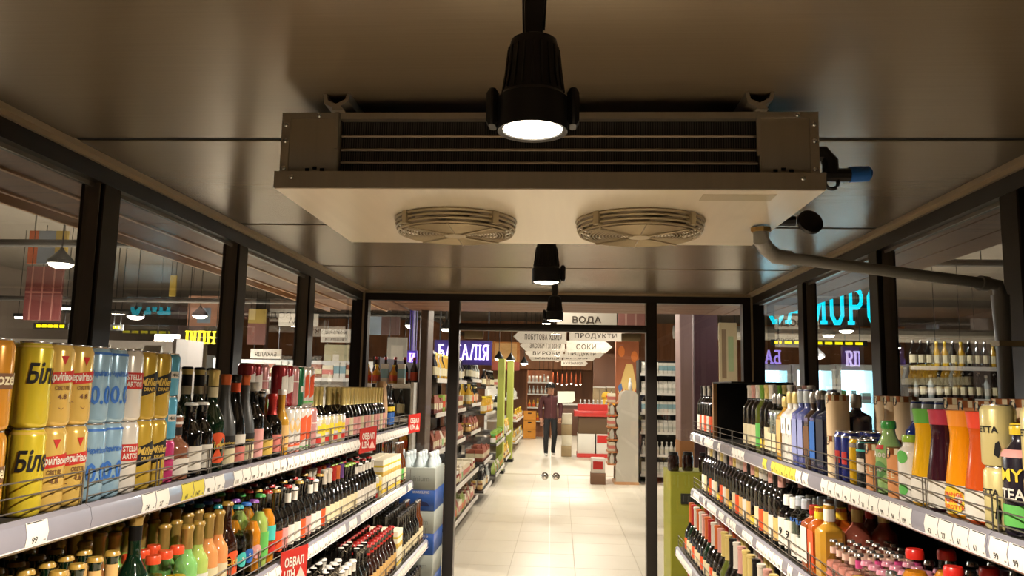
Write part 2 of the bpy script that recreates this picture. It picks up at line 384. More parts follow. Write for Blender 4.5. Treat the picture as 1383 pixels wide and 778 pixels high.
tc = nt.nodes.new('ShaderNodeTexCoord'); wv = nt.nodes.new('ShaderNodeTexWave'); wv.bands_direction = 'X'; wv.inputs['Scale'].default_value = 55
rp = nt.nodes.new('ShaderNodeValToRGB'); rp.color_ramp.elements[0].color = (.008, .008, .008, 1); rp.color_ramp.elements[1].color = (.085, .08, .075, 1)
nt.links.new(tc.outputs['Object'], wv.inputs[0]); nt.links.new(wv.outputs['Fac'], rp.inputs[0]); nt.links.new(rp.outputs[0], bs.inputs['Base Color'])
part('coil', MB().box((-.538, y0 + .03, .044), (.454, y1 - .03, .174)), [fin], EV)
for z in (.072, .104, .137):
    part('coil_tube', MB().tube([(-.538, y0 + .028, z), (.454, y0 + .028, z)], .0038, 6), [mat('coil_tube', '#8d8071', .4, .8)], EV)
part('top_rail', MB().box((-.538, y0 + .008, .174), (.454, y1 - .008, .19)), [m_steel], EV)
for bx in (-.545, .452):
    bk = part('hanger_bracket', MB().prism([(bx - .032, .23), (bx - .028, .205), (bx - .008, .196), (bx - .008, .19), (bx + .02, .19), (bx + .012, .2), (bx + .03, .212), (bx + .034, .23), (bx + .026, .23), (bx + .022, .216), (bx, .205), (bx - .02, .214), (bx - .024, .23)], y1 - y0 - .02, 'y', y0 - .012), [m_steel], EV)
    part('bracket_plate', MB().box((bx - .004, y0 + .003, .085 if bx > 0 else .1), (bx + .004, y0 + .012, .196)), [m_steel], bk)
m_guard = mat('guard_grey', '#b3a587', .45, .3)
m_guard_dark = mat('fan_blade_dark', '#8d7d62', .5)
for fx, fr in ((-.297, .166), (.212, .172)):
    fy = 2.15
    g = part('fan_guard', MB().tube([(fr * math.cos(a), fr * math.sin(a), -.004) for a in [2 * PI * k / 48 for k in range(48)]], .0045, 5, closed=True), [m_guard], EV, (fx, fy, 0))
    rings = MB()
    for r, z in [(fr * .995, -.016), (fr * .985, -.027), (fr * .955, -.037)]:
        rings.tube([(r * math.cos(a), r * math.sin(a), z) for a in [2 * PI * k / 48 for k in range(48)]], .0032, 5, closed=True)
    for k in range(15):
        r = fr * (.9 - k * .052); rings.tube([(r * math.cos(a), r * math.sin(a), -.041) for a in [2 * PI * j / 40 for j in range(40)]], .0021, 4, closed=True)
    part('guard_wire', rings, [m_guard], g)
    sp = MB()
    for k in range(4):
        a = PI / 4 + k * PI / 2; c, s = math.cos(a), math.sin(a)
        sp.tube([(c * fr, s * fr, 0), (c * fr * 1.0, s * fr, -.025), (c * fr * .93, s * fr * .93, -.043), (c * .03, s * .03, -.044)], .0035, 5)
    sp.tube([(0, 0, -.044), (0, fr * .97, -.042)], .002, 4).tube([(0, 0, -.044), (0, -fr * .97, -.042)], .002, 4)
    part('guard_spoke', sp, [m_guard], g)
    for k in range(4):
        a = PI / 4 + k * PI / 2; c, s = math.cos(a), math.sin(a)
        part('guard_clip', MB().box((c * fr * .99 - .009, s * fr * .99 - .009, -.034), (c * fr * .99 + .009, s * fr * .99 + .009, 0), rz=a), [m_guard], g)
    part('fan_hub', MB().lathe([(.001, -.047), (.03, -.046), (.034, -.04), (.034, -.001)], 20), [m_guard], g)
    part('fan_opening', MB().lathe([(fr * .96, -.001), (fr * .96, -.0025)], 40), [m_guard_dark], g)
    bl = MB()
    for k in range(5):
        a = k * 2 * PI / 5; vs = []
        for rr, zz0, zz1, w_ in ((.035, -.03, -.012, .3), (fr * .88, -.032, -.008, .34)):
            for da, zz in ((-w_, zz0), (w_, zz1)): vs.append((rr * math.cos(a + da), rr * math.sin(a + da), zz))
        bl.add(vs + [(x, y, z + .002) for x, y, z in vs], [(0, 2, 3, 1), (4, 5, 7, 6), (0, 1, 5, 4), (2, 6, 7, 3), (0, 4, 6, 2), (1, 3, 7, 5)])
    part('fan_blade', bl, [m_guard_dark], g)
part('rating_plate', MB().box((.33, 1.84, -.001), (.5, 1.9, 0)), [mat('plate_silver', '#cfc3a4', .3, .6)], EV)
# black valve with a blue cap on the unit's right side, and a round black duct end
vt = part('valve', MB().tube([(x1 - .004, 1.93, .125), (.64, 1.93, .125), (.655, 1.93, .105), (.655, 1.93, .075)], .02, 10).tube([(.64, 1.93, .072), (.70, 1.93, .072)], .017, 10).tube([(.655 + .016 * math.cos(a), 1.925, .052 + .016 * math.sin(a)) for a in [2 * PI * k / 14 for k in range(14)]], .005, 5, closed=True), [m_black], EV)
part('valve_cap', MB().tube([(.70, 1.93, .074), (.745, 1.93, .076), (.752, 1.93, .076)], .02, 12, rs=[.02, .019, .012]), [mat('cap_blue', '#1f63b8', .45)], vt)
part('duct_end', MB().lathe([(.001, .0), (.034, .0), (.04, -.004), (.04, -.016), (.034, -.02), (.02, -.02)], 20), [m_black], EV, (.76, 2.42, .065), rot=(PI / 2 - .35, 0, .2))
part('duct_stub', MB().tube([(.594, 2.46, .07), (.72, 2.45, .07)], .016, 8), [m_black], EV)
# grey drain pipe
DP = thing('drain_pipe', 'grey plastic drain pipe running from the evaporator down the window post', 'pipe', (0, 0, 0))
m_pipe = mat('pipe_grey', '#8a8a86', .35, noise=.05)
A = Vector((.552, 2.2, 2.105)); B = Vector((.575, 2.24, 2.035)); Cc = Vector((1.30, 2.424, 1.982))
d = (Cc - B).normalized()
part('pipe_run', MB().tube([B + d * .05, Cc], .017, 12), [m_pipe], DP)
part('elbow', MB().tube([A, A + Vector((0, 0, -.035)), B + Vector((0, 0, .02)), B + d * .03, B + d * .075], .022, 12), [m_pipe], DP)
part('brass_nut', MB().lathe([(.026, -.012), (.028, -.008), (.028, .0)], 8), [mat('brass', '#b8975a', .3, .9)], DP, A)
part('coupling', MB().tube([Cc - d * .06, Cc - d * .035], .023, 12), [m_pipe], DP)
part('elbow', MB().tube([Cc - d * .035, Cc, Cc + Vector((.006, .0, -.03))], .019, 12), [m_pipe], DP)
part('pipe_drop', MB().tube([Cc + Vector((.006, 0, -.03)), Cc + Vector((.008, 0, -.15)), Cc + Vector((.008, 0, -1.9))], .02, 12, rs=[.025, .021, .02]), [m_pipe], DP)
part('pipe_clip', MB().box((1.284, 2.402, 1.80), (1.366, 2.446, 1.815)), [mat('clip_beige', '#c4b48e', .5)], DP)

# ================================================================== SHELVING
LEV = {'L': [(1.385, -.985), (1.033, -.955), (.665, -.845), (.26, -.83)],
       'R': [(1.385, .84), (1.033, .84), (.67, .74), (.26, .73)]}
BACK = {'L': -1.445, 'R': 1.345}
SG = {'L': 1, 'R': -1}          # direction towards the aisle
BAYS = [.45, 1.65, 2.85, 4.05, 5.22]
m_shelf = mat('shelf_grey_metal', '#4a4744', .45, .4)
m_rail = mat('price_rail_plastic', '#8d8c98', .25, coat=.5, noise=.05, nscale=(3, 8, 3))
m_rail_edge = mat('price_rail_edge', '#c9c5c6', .25)
m_wire = mat('wire_grey', '#6d675f', .4, .6)
m_tag = paper('tag_white', '#e2ded6'); m_tagy = paper('tag_yellow', '#cdbf45'); m_ink = paper('ink_dark', '#33302e'); m_tagr = paper('tag_ink_grey', '#6b6864')
def rail_pts(n, s, e=0):
    return [(n - s * .012, .004 + e), (n + s * e, -.004), (n + s * (.005 + e), -.026), (n + s * (.002 + e), -.046), (n - s * .012, -.054 - e)]
TAGS = {}
def tag_mesh(side, kind, price):
    k = (side, kind, price)
    if k in TAGS: return TAGS[k]
    s = SG[side]; wd = .062; mb = MB()
    p = [(s * .0011, -.003), (s * .0061, -.026), (s * .0034, -.0455)]
    q = [(x - s * .0006, z) for x, z in reversed(p)]
    mb.prism(p + q, wd, 'y', 0)
    # lettering on the two slanted faces, readable from the aisle
    u = Vector((0, s, 0)); y0 = 0 if s > 0 else wd
    def put(txt, size, f, zf, mi, bold=0):
        a, b = (p[0], p[1]) if zf < .5 else (p[1], p[2]); g = zf * 2 if zf < .5 else zf * 2 - 1
        o = Vector((a[0] + (b[0] - a[0]) * g + s * .0005, y0 + s * wd * f, a[1] + (b[1] - a[1]) * g))
        v = Vector((a[0] - b[0], 0, a[1] - b[1])).normalized(); text_on_plane(mb, txt, size, o, u, v, mi, bold)
    mb.box((p[0][0], .004, p[0][1] - .002), (p[0][0] + s * .0012, wd - .012, p[0][1] - .0005), 1)
    put(price, .017, .38, .92, 1, .02)
    for i in range(4): 
        yy = y0 + s * wd * (.82 + .03 * i); mb.box((p[1][0] - s * .003, min(yy, yy + s * .001), -.042), (p[1][0] - s * .0018, max(yy, yy + s * .001), -.030), 2)
    TAGS[k] = mb.mesh('price_tag', [m_tagy if kind == 'y' else m_tag, m_ink, m_tagr]); return TAGS[k]
PRICES = ['56', '90', '99', '99', '147', '197', '199', '42', '38', '61', '27', '74', '118']
RND = random.Random(3)
def tag_plan(side, lev, y):
    """which tag stands at a place along the rail: white, yellow or none"""
    if side == 'L' and lev == 0:
        if y < 1.73: return 'w' if abs(y - 1.50) < .034 else None
        if 2.07 < y < 2.17: return 'y'
        if y < 2.6: return 'w' if RND.random() < .8 else None
        return 'w' if RND.random() < .93 else None
    if side == 'L': return 'w' if RND.random() < (.85 if lev == 1 else .95) else None
    if lev == 0:
        if 2.9 < y < 3.35: return 'y' if RND.random() < .75 else None
        if 3.35 < y: return 'w' if RND.random() < .3 else None
        if 2.5 < y < 2.9: return 'w' if RND.random() < .65 else None
        return 'w' if RND.random() < .92 else None
    if lev == 1: return 'w' if RND.random() < (.9 if y < 2.9 else .65 if y < 3.4 else .5) else None
    return 'w' if RND.random() < .6 else None
BAYW = ['nearest', 'second', 'third', 'farthest']
for side in 'LR':
    s = SG[side]; bk = BACK[side]
    for bi, (a, b) in enumerate(zip(BAYS[:-1], BAYS[1:])):
        t = thing('shelving_bay', '%s bay of the grey metal shelving along the %s windows' % (BAYW[bi], 'left' if side == 'L' else 'right'), 'shelving', (0, a, 0), 0, 'shelving bays on both sides')
        L = b - a
        bx = sorted((bk, bk + s * .012))
        part('back_panel', MB().box((bx[0], .002, .12), (bx[1], L - .002, 1.365)), [mat('back_panel_black', '#171513', .6)], t)
        for yy in (.0, L - .03):
            u = sorted((bk + s * .012, bk + s * .045)); part('upright', MB().box((u[0], yy + .001, 0), (u[1], yy + .029, 1.36)), [m_shelf], t)
        part('base', MB().bbox((min(bk + s * .02, LEV[side][3][1]), .002, 0.0), (max(bk + s * .02, LEV[side][3][1]), L - .002, .20), .004), [m_black], t)
        for li, (z, n) in enumerate(LEV[side]):
            e = sorted((bk + s * .014, n - s * .012))
            sh = part('shelf', MB().box((e[0], .0015, z - .032), (e[1], L - .0015, z)), [m_shelf], t)
            rl = MB(); pts = rail_pts(n, s)
            rl.prism([(x, zz + z) for x, zz in pts], L - .002, 'y', .001, 0)
            rl.prism([(x + s * .0006, zz + z) for x, zz in (pts[3], pts[4])] + [(pts[4][0] + s * .003, pts[4][1] + z - .002), (pts[3][0] + s * .003, pts[3][1] + z - .002)], L - .002, 'y', .001, 1)
            part('price_rail', rl, [m_rail, m_rail_edge], sh)
            wg = MB(); wx = n - s * .016
            if li < 3:
                for h in (.018, .045, .072): wg.tube([(wx, .01, z + h), (wx, L - .01, z + h)], .0017, 5)
                nv = 4 if li == 0 else 5
                for k in range(nv + 1):
                    for dy in ((-.008, .008) if 0 < k < nv else (0,)):
                        yy = .01 + (L - .02) * k / nv + dy; wg.tube([(wx, yy, z), (wx, yy, z + .074)], .0019, 5)
                part('wire_guard', wg, [m_wire], sh)
            if li < 3:
                y = .005; step = .066
                while y + .062 < L:
                    k = tag_plan(side, li, a + y + .03)
                    if k: ob('price_tag', tag_mesh(side, k, RND.choice(PRICES)), sh, (n, y, z))
                    y += step

# ================================================================== GOODS
KINDS = {}
def interp(prof, z):
    for (r0_, z0), (r1, z1) in zip(prof[:-1], prof[1:]):
        if z0 <= z <= z1: return r0_ + (r1 - r0_) * ((z - z0) / (z1 - z0) if z1 > z0 else 0)
    return prof[-1][0]
def slice_prof(prof, z0, z1, e):
    zs = [z0] + [z for r, z in prof if z0 < z < z1] + [z1]
    return [(interp(prof, z) + e, z) for z in zs]
def kind(key, name, cat, desc, hw, hd, h, parts):
    KINDS[key] = dict(name=name, cat=cat, desc=desc, hw=hw, hd=hd, h=h, parts=parts, me=None, lod=None)
def bottle(key, desc, r, h, rn, zs, zn, glass, cap=None, cap_h=.0, cap_r=None, foil=None, labels=(), texts=(), name='bottle', cat='bottle', clear=None, sq=None, seg=14):
    """glass: body material; clear = (fill height, liquid material) makes a see-through bottle with liquid inside"""
    ease = [(r + (rn - r) * (.5 - .5 * math.cos(PI * k / 5)), zs + (zn - zs) * k / 5) for k in range(6)]
    zt = h - (.0015 if cap else 0)
    prof = [(r * .82, 0), (r * .97, .004), (r, .012)] + ease + [(rn, zt - .016), (rn * 1.14, zt - .013), (rn * 1.14, zt - .002), (rn * .9, zt)]
    prof = [p for i, p in enumerate(prof) if i == 0 or p[1] > prof[i - 1][1] + 1e-6 or p[0] != prof[i - 1][0]]
    body = MB(); a0 = 0
    if sq: 
        body.lathe(prof, 4, a0=PI / 4, a1=PI / 4 + 2 * PI)
        body.v = []; body.f = []; body.m = []
        # square body, round neck
        k = 1.0; rings = []
        for rr, zz in prof:
            t_ = 1 if zz <= zs else max(0, 1 - (zz - zs) / (zn - zs))
            ring = []
            for i in range(16):
                a = 2 * PI * (i + .5) / 16; c, s_ = math.cos(a), math.sin(a); q = max(abs(c), abs(s_)); rad = rr * ((1 - t_) + t_ * min(1 / q, 1.28)); ring.append((rad * c, rad * s_ * (sq if t_ > 0 else 1) if t_ > 0 else rad * s_, zz))
            rings.append(ring)
        vs = [v for rg in rings for v in rg]; fs = [tuple(range(15, -1, -1)), tuple((len(rings) - 1) * 16 + i for i in range(16))]
        for j in range(len(rings) - 1):
            for i in range(16): fs.append((j * 16 + i, j * 16 + (i + 1) % 16, j * 16 + 16 + (i + 1) % 16, j * 16 + 16 + i))
        body.add(vs, fs)
    else: body.lathe(prof, seg)
    parts = [(name, body, [glass])]
    if clear:
        zf, lm = clear
        lp = [(p[0] * .9, p[1] + .003) for p in slice_prof(prof, .002, zf, 0)]
        parts.append(('liquid', MB().lathe(lp, max(8, seg - 2)), [lm]))
    if foil:
        fm, z0 = foil; fp = slice_prof(prof, z0, zt - .001, .0007) + [(rn * .9, zt + .0005)]
        parts.append(('foil', MB().lathe(fp, seg, cap0=False), [fm]))
    if cap:
        cr_ = cap_r or rn * 1.25; ch = cap_h or .009
        cp = [(cr_, h - ch), (cr_ * 1.02, h - ch * .6), (cr_, h - ch * .2), (cr_ * .88, h)] if ch > .012 else [(cr_ * 1.06, h - ch), (cr_, h - ch * .5), (cr_ * .85, h)]
        parts.append(('cap', MB().lathe(cp, seg), [cap]))
    for i, lb in enumerate(labels):
        z0, z1, lm = lb[:3]; arc = lb[3] if len(lb) > 3 else 2 * PI
        mb = MB()
        if sq:
            q = r + .0012; mb.box((q - .0006, -r * sq * .86, z0), (q, r * sq * .86, z1))
        elif arc >= 6.2: mb.lathe(slice_prof(prof, z0, z1, .0008), seg, cap0=False, cap1=False)
        else: mb.lathe(slice_prof(prof, z0, z1, .0008), 8, a0=-arc / 2, a1=arc / 2)
        parts.append(('label' if z0 < zs else 'neck_label', mb, [lm]))
    for tx in texts:
        st, size, z, tm = tx[:4]; wd = tx[4] if len(tx) > 4 else None; mb = MB()
        if sq: text_on_plane(mb, st, size, (r + .0025, 0, z), (0, 1, 0), (0, 0, 1), 0, .02, wd)
        else: text_on_can(mb, st, size, interp(prof, z) + .0018, z, 0, 0, .02, wd)
        parts.append(('lettering', mb, [tm]))
    kind(key, name, cat, desc, r * (1.0 if not sq else max(1, sq)), r, h, parts)
def round_label(key, z, rad, lm, tx=None, tm=None):
    """adds a round label to the front of a bottle kind"""
    k = KINDS[key]; r = k['hw'] + .0011; mb = MB(); vs = [(r, 0, z)]
    for i in range(20):
        a = 2 * PI * i / 20; y = rad * math.cos(a); vs.append((r * math.cos(y / r), r * math.sin(y / r), z + rad * math.sin(a)))
    mb.add(vs, [(0, i + 1, (i + 1) % 20 + 1) for i in range(20)]); k['parts'].append(('round_label', mb, [lm]))
    if tx: mb = MB(); text_on_can(mb, tx, rad * .75, r + .0008, z - .004, 0, 0, .02); k['parts'].append(('lettering', mb, [tm]))
m_lid = mat('can_aluminium', '#c9c6c0', .25, .9)
def can(key, desc, col, r=.033, h=.168, bands=(), texts=(), top=None, name='beer_can', rough=.22, shapes=()):
    body = mat('can_' + key, col, rough, .28, coat=.5)
    prof = [(r * .76, 0), (r * .93, h * .025), (r, h * .065), (r, h * .9), (r * .95, h * .935), (r * .83, h * .98)]
    parts = [(name, MB().lathe(prof, 20, cap1=False), [body])]
    parts.append(('lid', MB().lathe([(r * .825, h * .978), (r * .85, h * .99), (r * .84, h), (r * .77, h * .998), (r * .75, h * .985)], 20, cap0=False), [m_lid]))
    for z0, z1, cm in [b[:3] for b in bands if len(b) == 3]: parts.append(('printed_band', MB().lathe([(interp(prof, z * h) + .0005, z * h) for z in (z0, z1)], 20, cap0=False, cap1=False), [cm]))
    for b in bands:
        if len(b) == 5: 
            z0, z1, cm, a, sl = b; mb = MB(); n = 8; vs = []
            for i in range(n + 1):
                t = -a / 2 + a * i / n; dz = sl * t
                for z in (z0, z1): vs.append(((r + .0007) * math.cos(t), (r + .0007) * math.sin(t), z * h + dz))
            mb.add(vs, [(2 * i, 2 * i + 2, 2 * i + 3, 2 * i + 1) for i in range(n)]); parts.append(('printed_panel', mb, [cm]))
    for tx in texts:
        st, size, z, tm = tx[:4]; wd = tx[4] if len(tx) > 4 else None; mb = MB(); text_on_can(mb, st, size, r + .0014, z * h, tx[6] if len(tx) > 6 else 0, 0, .025, wd, tx[5] if len(tx) > 5 else 0); parts.append(('lettering', mb, [tm]))
    for pts, cm in shapes:
        mb = MB(); mb.add([((r + .001) * math.cos(a), (r + .001) * math.sin(a), z * h) for a, z in pts], [tuple(range(len(pts)))]); parts.append(('emblem', mb, [cm]))
    kind(key, name, 'can', desc, r, r, h, parts)
def carton(key, desc, w_, d_, h, col, bands=(), name='carton', cat='carton', texts=(), gable=False):
    mb = MB()
    if gable: mb.box((-d_, -w_, 0), (d_, w_, h * .82)).prism([(-d_, h * .82), (d_, h * .82), (.004, h * .96), (.004, h), (-.004, h), (-.004, h * .96)], 2 * w_, 'y', -w_)
    else: mb.bbox((-d_, -w_, 0), (d_, w_, h), .003)
    parts = [(name, mb, [paper('carton_' + key, col)])]
    for z0, z1, cm in bands: parts.append(('printed_band', MB().bbox((-d_ - .0008, -w_ - .0008, z0 * h), (d_ + .0008, w_ + .0008, z1 * h), .002), [cm]))
    for st, size, z, tm in texts: mb = MB(); text_on_plane(mb, st, size, (d_ + .0018, 0, z * h), (0, 1, 0), (0, 0, 1), 0, .02, None); parts.append(('lettering', mb, [tm]))
    kind(key, name, cat, desc, w_, d_, h, parts)

# glass and liquid colours
g_dark = gloss('glass_near_black', '#0f0d0b', .06); g_green = gloss('glass_dark_green', '#0e2415', .06); g_brown = gloss('glass_brown', '#2a120a', .07)
g_amber = gloss('glass_amber', '#5a2b0c', .08); g_grey = mat('glass_frosted_grey', '#3b3d3d', .4); g_clear = glass_mat('bottle_glass_clear', '#f2f5f3', 1.0, .03)
g_navy = gloss('bottle_navy', '#1b2140', .2); g_purple = gloss('bottle_violet_blue', '#46508c', .25); g_white = gloss('bottle_white', '#dcd8d0', .25)
g_olive = gloss('glass_olive', '#4d5520', .08)
def liq(n, c): return mat('liquid_' + n, c, .15, spec=.5, coat=.4)
l_orange, l_yellow, l_green, l_lime, l_pink, l_peach = liq('orange', '#d9861c'), liq('yellow', '#dca819'), liq('green', '#7dbb6a'), liq('lime', '#a9bf62'), liq('pink', '#d98f84'), liq('peach', '#d8935a')
l_clear, l_red, l_purple, l_gold, l_whis = glass_mat('liquid_pale', '#c3ccc6', .5), liq('red', '#b23a1c'), liq('dark_purple', '#33101c'), liq('gold', '#b98a2e'), liq('whisky', '#8a3f12')
l_rose = liq('rose', '#a25746')
c_gold, c_red, c_green, c_lime, c_blue, c_teal, c_viol, c_orange, c_white, c_black, c_silver, c_pink, c_yel = [gloss('cap_' + n, c, .3) for n, c in
    (('gold', '#b08c3c'), ('red', '#b2241f'), ('green', '#3a9b45'), ('lime', '#8db33a'), ('blue', '#2f6fc0'), ('teal', '#2f9aa3'), ('violet', '#8c4fb0'), ('orange', '#e0502a'), ('white', '#e9e6e0'), ('black', '#171514'), ('silver', '#bdbbb6'), ('pink', '#d58aa0'), ('yellow', '#e3c52c'))]
c_silver = mat('cap_silver_metal', '#c4c2be', .22, .85)
p_white, p_cream, p_tan, p_red, p_orange, p_black, p_pink, p_yel, p_teal, p_green, p_blue, p_rose, p_gold, p_navy, p_brown = [paper('label_' + n, c) for n, c in
    (('white', '#d6d1c6'), ('cream', '#d2c7a4'), ('tan', '#cfa86a'), ('red', '#b32a22'), ('orange', '#d9542a'), ('black', '#1a1817'), ('pink', '#d79a94'), ('yellow', '#dfc23a'), ('teal', '#47b6ae'), ('green', '#5fae54'), ('blue', '#2e62ae'), ('rose', '#c9756b'), ('gold', '#c8a84c'), ('navy', '#232a52'), ('brown', '#6a4a30'))]
f_gold, f_pink, f_black, f_orange, f_red, f_white, f_green, f_purple, f_silver = [mat('foil_' + n, c, .35, .5) for n, c in
    (('gold', '#d8c27a'), ('pink', '#d9a49a'), ('black', '#1c1a19'), ('orange', '#cf6a3a'), ('red', '#b2302a'), ('white', '#e2dccf'), ('green', '#6e9a3c'), ('purple', '#6a4a8a'), ('silver', '#b9b6ae'))]

f_old = mat('foil_old_gold', '#ab8d4e', .4, .5)
# --- cans
can('kozel', 'orange-gold beer can with cream script', '#c98a2c', bands=[(.45, .62, p_brown, 1.5, 0)], texts=[('Kozel', .03, .5, p_cream, .055)])
can('bile', 'tall yellow beer can with large black script', '#d3bd33', texts=[('Біле', .052, .52, p_black, .066, .12)], bands=[(.93, .955, p_gold)])
can('chern', 'cream-gold beer can with a red name band', '#d8b45e', bands=[(.52, .66, p_red, 2.6, .004)], texts=[('Чернігівське', .02, .555, p_white, .066), ('СВІТЛЕ', .011, .44, p_brown, .03), ('4.8', .014, .33, p_brown, .018)], shapes=[([(-.22, .85), (.22, .85), (0, .74)], p_red), ([(-.7, .30), (0, .21), (.7, .30), (.7, .29), (0, .2), (-.7, .29)], p_brown)])
can('zero', 'pale blue beer can with a large blue zero', '#93b4c9', bands=[(.90, .93, p_blue)], texts=[('Чернігівське', .016, .62, p_blue, .05), ('0.0', .055, .26, p_blue, .05)])
can('stella', 'white beer can with a red name box', '#e4ddd2', bands=[(.45, .68, p_red, 1.9, 0)], texts=[('STELLA', .017, .58, p_white, .04), ('ARTOIS', .017, .48, p_white, .04)])
can('miller', 'gold beer can with a slanted black name panel', '#c7a63f', bands=[(.38, .66, p_black, 2.0, .012)], texts=[('Miller', .026, .5, p_gold, .05, .2), ('DRAFT', .012, .42, p_gold, .03)])
can('aqua', 'slim turquoise ribbed can', '#5fb0d2', r=.027, h=.112, name='slim_can', bands=[(.42, .58, p_white, .9, .0)], texts=[('MAC', .012, .46, p_black, .02)])
can('pinkcan', 'slim magenta can with pale stripes', '#c23a72', r=.027, h=.112, name='slim_can', bands=[(.55, .6, p_white), (.3, .34, p_pink)])
can('whitecan', 'white can with bright floral foot', '#e2dfd8', bands=[(.03, .2, p_orange), (.2, .26, p_viol if False else p_pink)], shapes=[([(-.4, .55), (0, .45), (.4, .55), (.4, .7), (0, .8), (-.4, .7)], p_tan)], name='drink_can')
can('redcan', 'white can with a red sweep', '#e6dcd2', bands=[(.25, .8, p_orange, .9, .02), (.05, .12, p_green)], name='drink_can')
can('greencan', 'tall green can', '#1f6d44', bands=[(.35, .5, p_white, .5, 0)], name='drink_can')
can('rosecan', 'tall dusty pink can', '#c98d8a', name='drink_can', bands=[(.6, .63, p_white)])
can('crimson', 'dark crimson can with a white patch', '#96252c', bands=[(.35, .75, p_white, 1.2, .01)], name='drink_can')
can('smallred', 'short white can with red and yellow print', '#e3ddd3', r=.03, h=.125, bands=[(.1, .3, p_red), (.45, .7, p_yel, .9, 0)], name='drink_can')
can('smallyel', 'short cream can with yellow print', '#dccf9c', r=.03, h=.125, bands=[(.35, .75, p_yel, 1.2, 0)], name='drink_can')
can('energy', 'blue and silver energy drink can', '#23307e', r=.03, h=.15, bands=[(.35, .6, p_red, .7, 0), (.0, .12, c_silver), (.88, .92, c_silver)], name='drink_can')
can('yellowcan', 'slim yellow drink can', '#d6a916', r=.028, h=.135, bands=[(.8, .9, c_silver)], name='slim_can')
can('tealcan', 'dark can with teal top and white print', '#2b3030', r=.03, h=.135, bands=[(.75, .95, p_teal), (.3, .6, p_white, .9, 0)], name='drink_can')
can('coffeetin', 'cream coffee can with dark bean print', '#d8c98a', r=.033, h=.125, texts=[('ETTA', .018, .55, p_black, .04)], shapes=[([(.3, .2), (.55, .15), (.7, .3), (.6, .42), (.4, .38)], p_black)], name='drink_can', rough=.4)
# --- beer and cider bottles
bottle('beer_tan', 'green beer bottle with gold cap and tan labels', .031, .232, .0135, .115, .165, g_green, c_gold, labels=[(.03, .1, p_tan), (.165, .205, p_tan)], name='beer_bottle')
bottle('sekt_green', 'dark green sparkling bottle with gold-banded neck', .04, .298, .0145, .135, .205, g_green, c_gold, foil=(f_old, .27), labels=[(.235, .268, f_black), (.045, .11, p_cream, 2.2)], name='sparkling_bottle')
bottle('orangecap', 'clear bottle of yellow drink with orange screw cap', .029, .185, .0155, .11, .15, g_clear, c_orange, .02, .0185, clear=(.105, l_yellow), name='juice_bottle')
bottle('gold_lime', 'lime drink bottle with gold foil neck', .031, .228, .0135, .12, .16, l_lime, c_gold, foil=(f_old, .165), labels=[(.04, .09, p_white, 1.6)], name='soda_bottle')
bottle('gold_green', 'green drink bottle with gold foil neck', .031, .228, .0135, .12, .16, l_green, c_gold, foil=(f_old, .165), labels=[(.04, .09, p_cream, 1.6)], name='soda_bottle')
bottle('gold_peach', 'peach-orange drink bottle with gold foil neck', .031, .238, .0135, .125, .165, l_peach, c_gold, foil=(f_old, .17), labels=[(.04, .09, p_cream, 1.6)], name='soda_bottle')
bottle('cider', 'dark brown cider bottle with round orange label', .036, .252, .014, .12, .19, g_brown, c_gold, name='cider_bottle'); round_label('cider', .075, .036, p_orange, 'Cidre', p_gold)
bottle('teal_clear', 'clear bottle with teal cap', .03, .232, .013, .12, .17, g_clear, c_teal, clear=(.14, l_clear), name='soda_bottle'); round_label('teal_clear', .07, .022, p_teal, 'S', p_white)
bottle('blue_clear', 'clear bottle with blue cap', .03, .232, .013, .12, .17, g_clear, c_blue, clear=(.14, l_clear), name='soda_bottle'); round_label('blue_clear', .07, .022, p_blue, 'S', p_white)
bottle('viol_orange', 'orange drink bottle with violet cap', .03, .232, .013, .12, .17, g_clear, c_viol, clear=(.16, l_orange), name='soda_bottle'); round_label('viol_orange', .07, .022, p_pink, 'S', p_white)
bottle('mojito', 'pale lime bottle with green label and green cap', .033, .242, .0135, .14, .19, g_clear, c_green, clear=(.18, l_lime), labels=[(.04, .12, p_green, 1.5)], name='soda_bottle')
bottle('spritz', 'orange bottle with red cap and turquoise label', .033, .245, .0135, .14, .19, g_clear, c_red, clear=(.18, l_orange), labels=[(.08, .13, p_teal, 1.5), (.04, .075, p_red, 1.5)], name='soda_bottle')
for nm, cp, lb, ds in (('dk_red', c_red, p_white, 'black beer bottle with red cap and white labels'), ('dk_lime', c_lime, p_cream, 'black beer bottle with lime cap'), ('dk_white', c_white, p_white, 'black beer bottle with white cap and label'), ('dk_gold', c_gold, p_orange, 'black beer bottle with gold cap and orange label'), ('dk_black', c_black, p_pink, 'black beer bottle with black cap and pink label')):
    bottle(nm, ds, .031, .24 if nm != 'dk_white' else .225, .0135, .125, .175, g_dark, cp, labels=[(.03, .1, lb)] + ([(.178, .212, lb)] if nm in ('dk_red', 'dk_white') else []), name='beer_bottle')
for nm, fm, ds in (('fo_white', f_white, 'white'), ('fo_pink', f_red, 'coral red'), ('fo_orange', f_orange, 'orange'), ('fo_purple', f_purple, 'purple')):
    bottle(nm, 'black beer bottle with %s foil neck' % ds, .032, .25, .0135, .12, .175, g_dark, None, foil=(fm, .19), labels=[(.03, .1, p_cream, 2.0)], name='beer_bottle')
bottle('brown_end', 'brown beer bottle with silver cap and pale label', .033, .262, .0135, .13, .185, g_amber, c_silver, labels=[(.03, .1, p_cream)], name='beer_bottle')
bottle('green_end', 'brown beer bottle with bright green label', .033, .262, .0135, .13, .185, g_amber, c_silver, labels=[(.03, .1, p_green)], name='beer_bottle')
bottle('swing', 'dark swing-top beer bottle', .033, .26, .015, .13, .19, g_dark, c_white, .016, .014, labels=[(.03, .1, p_cream, 2.2)], name='swing_top_bottle')
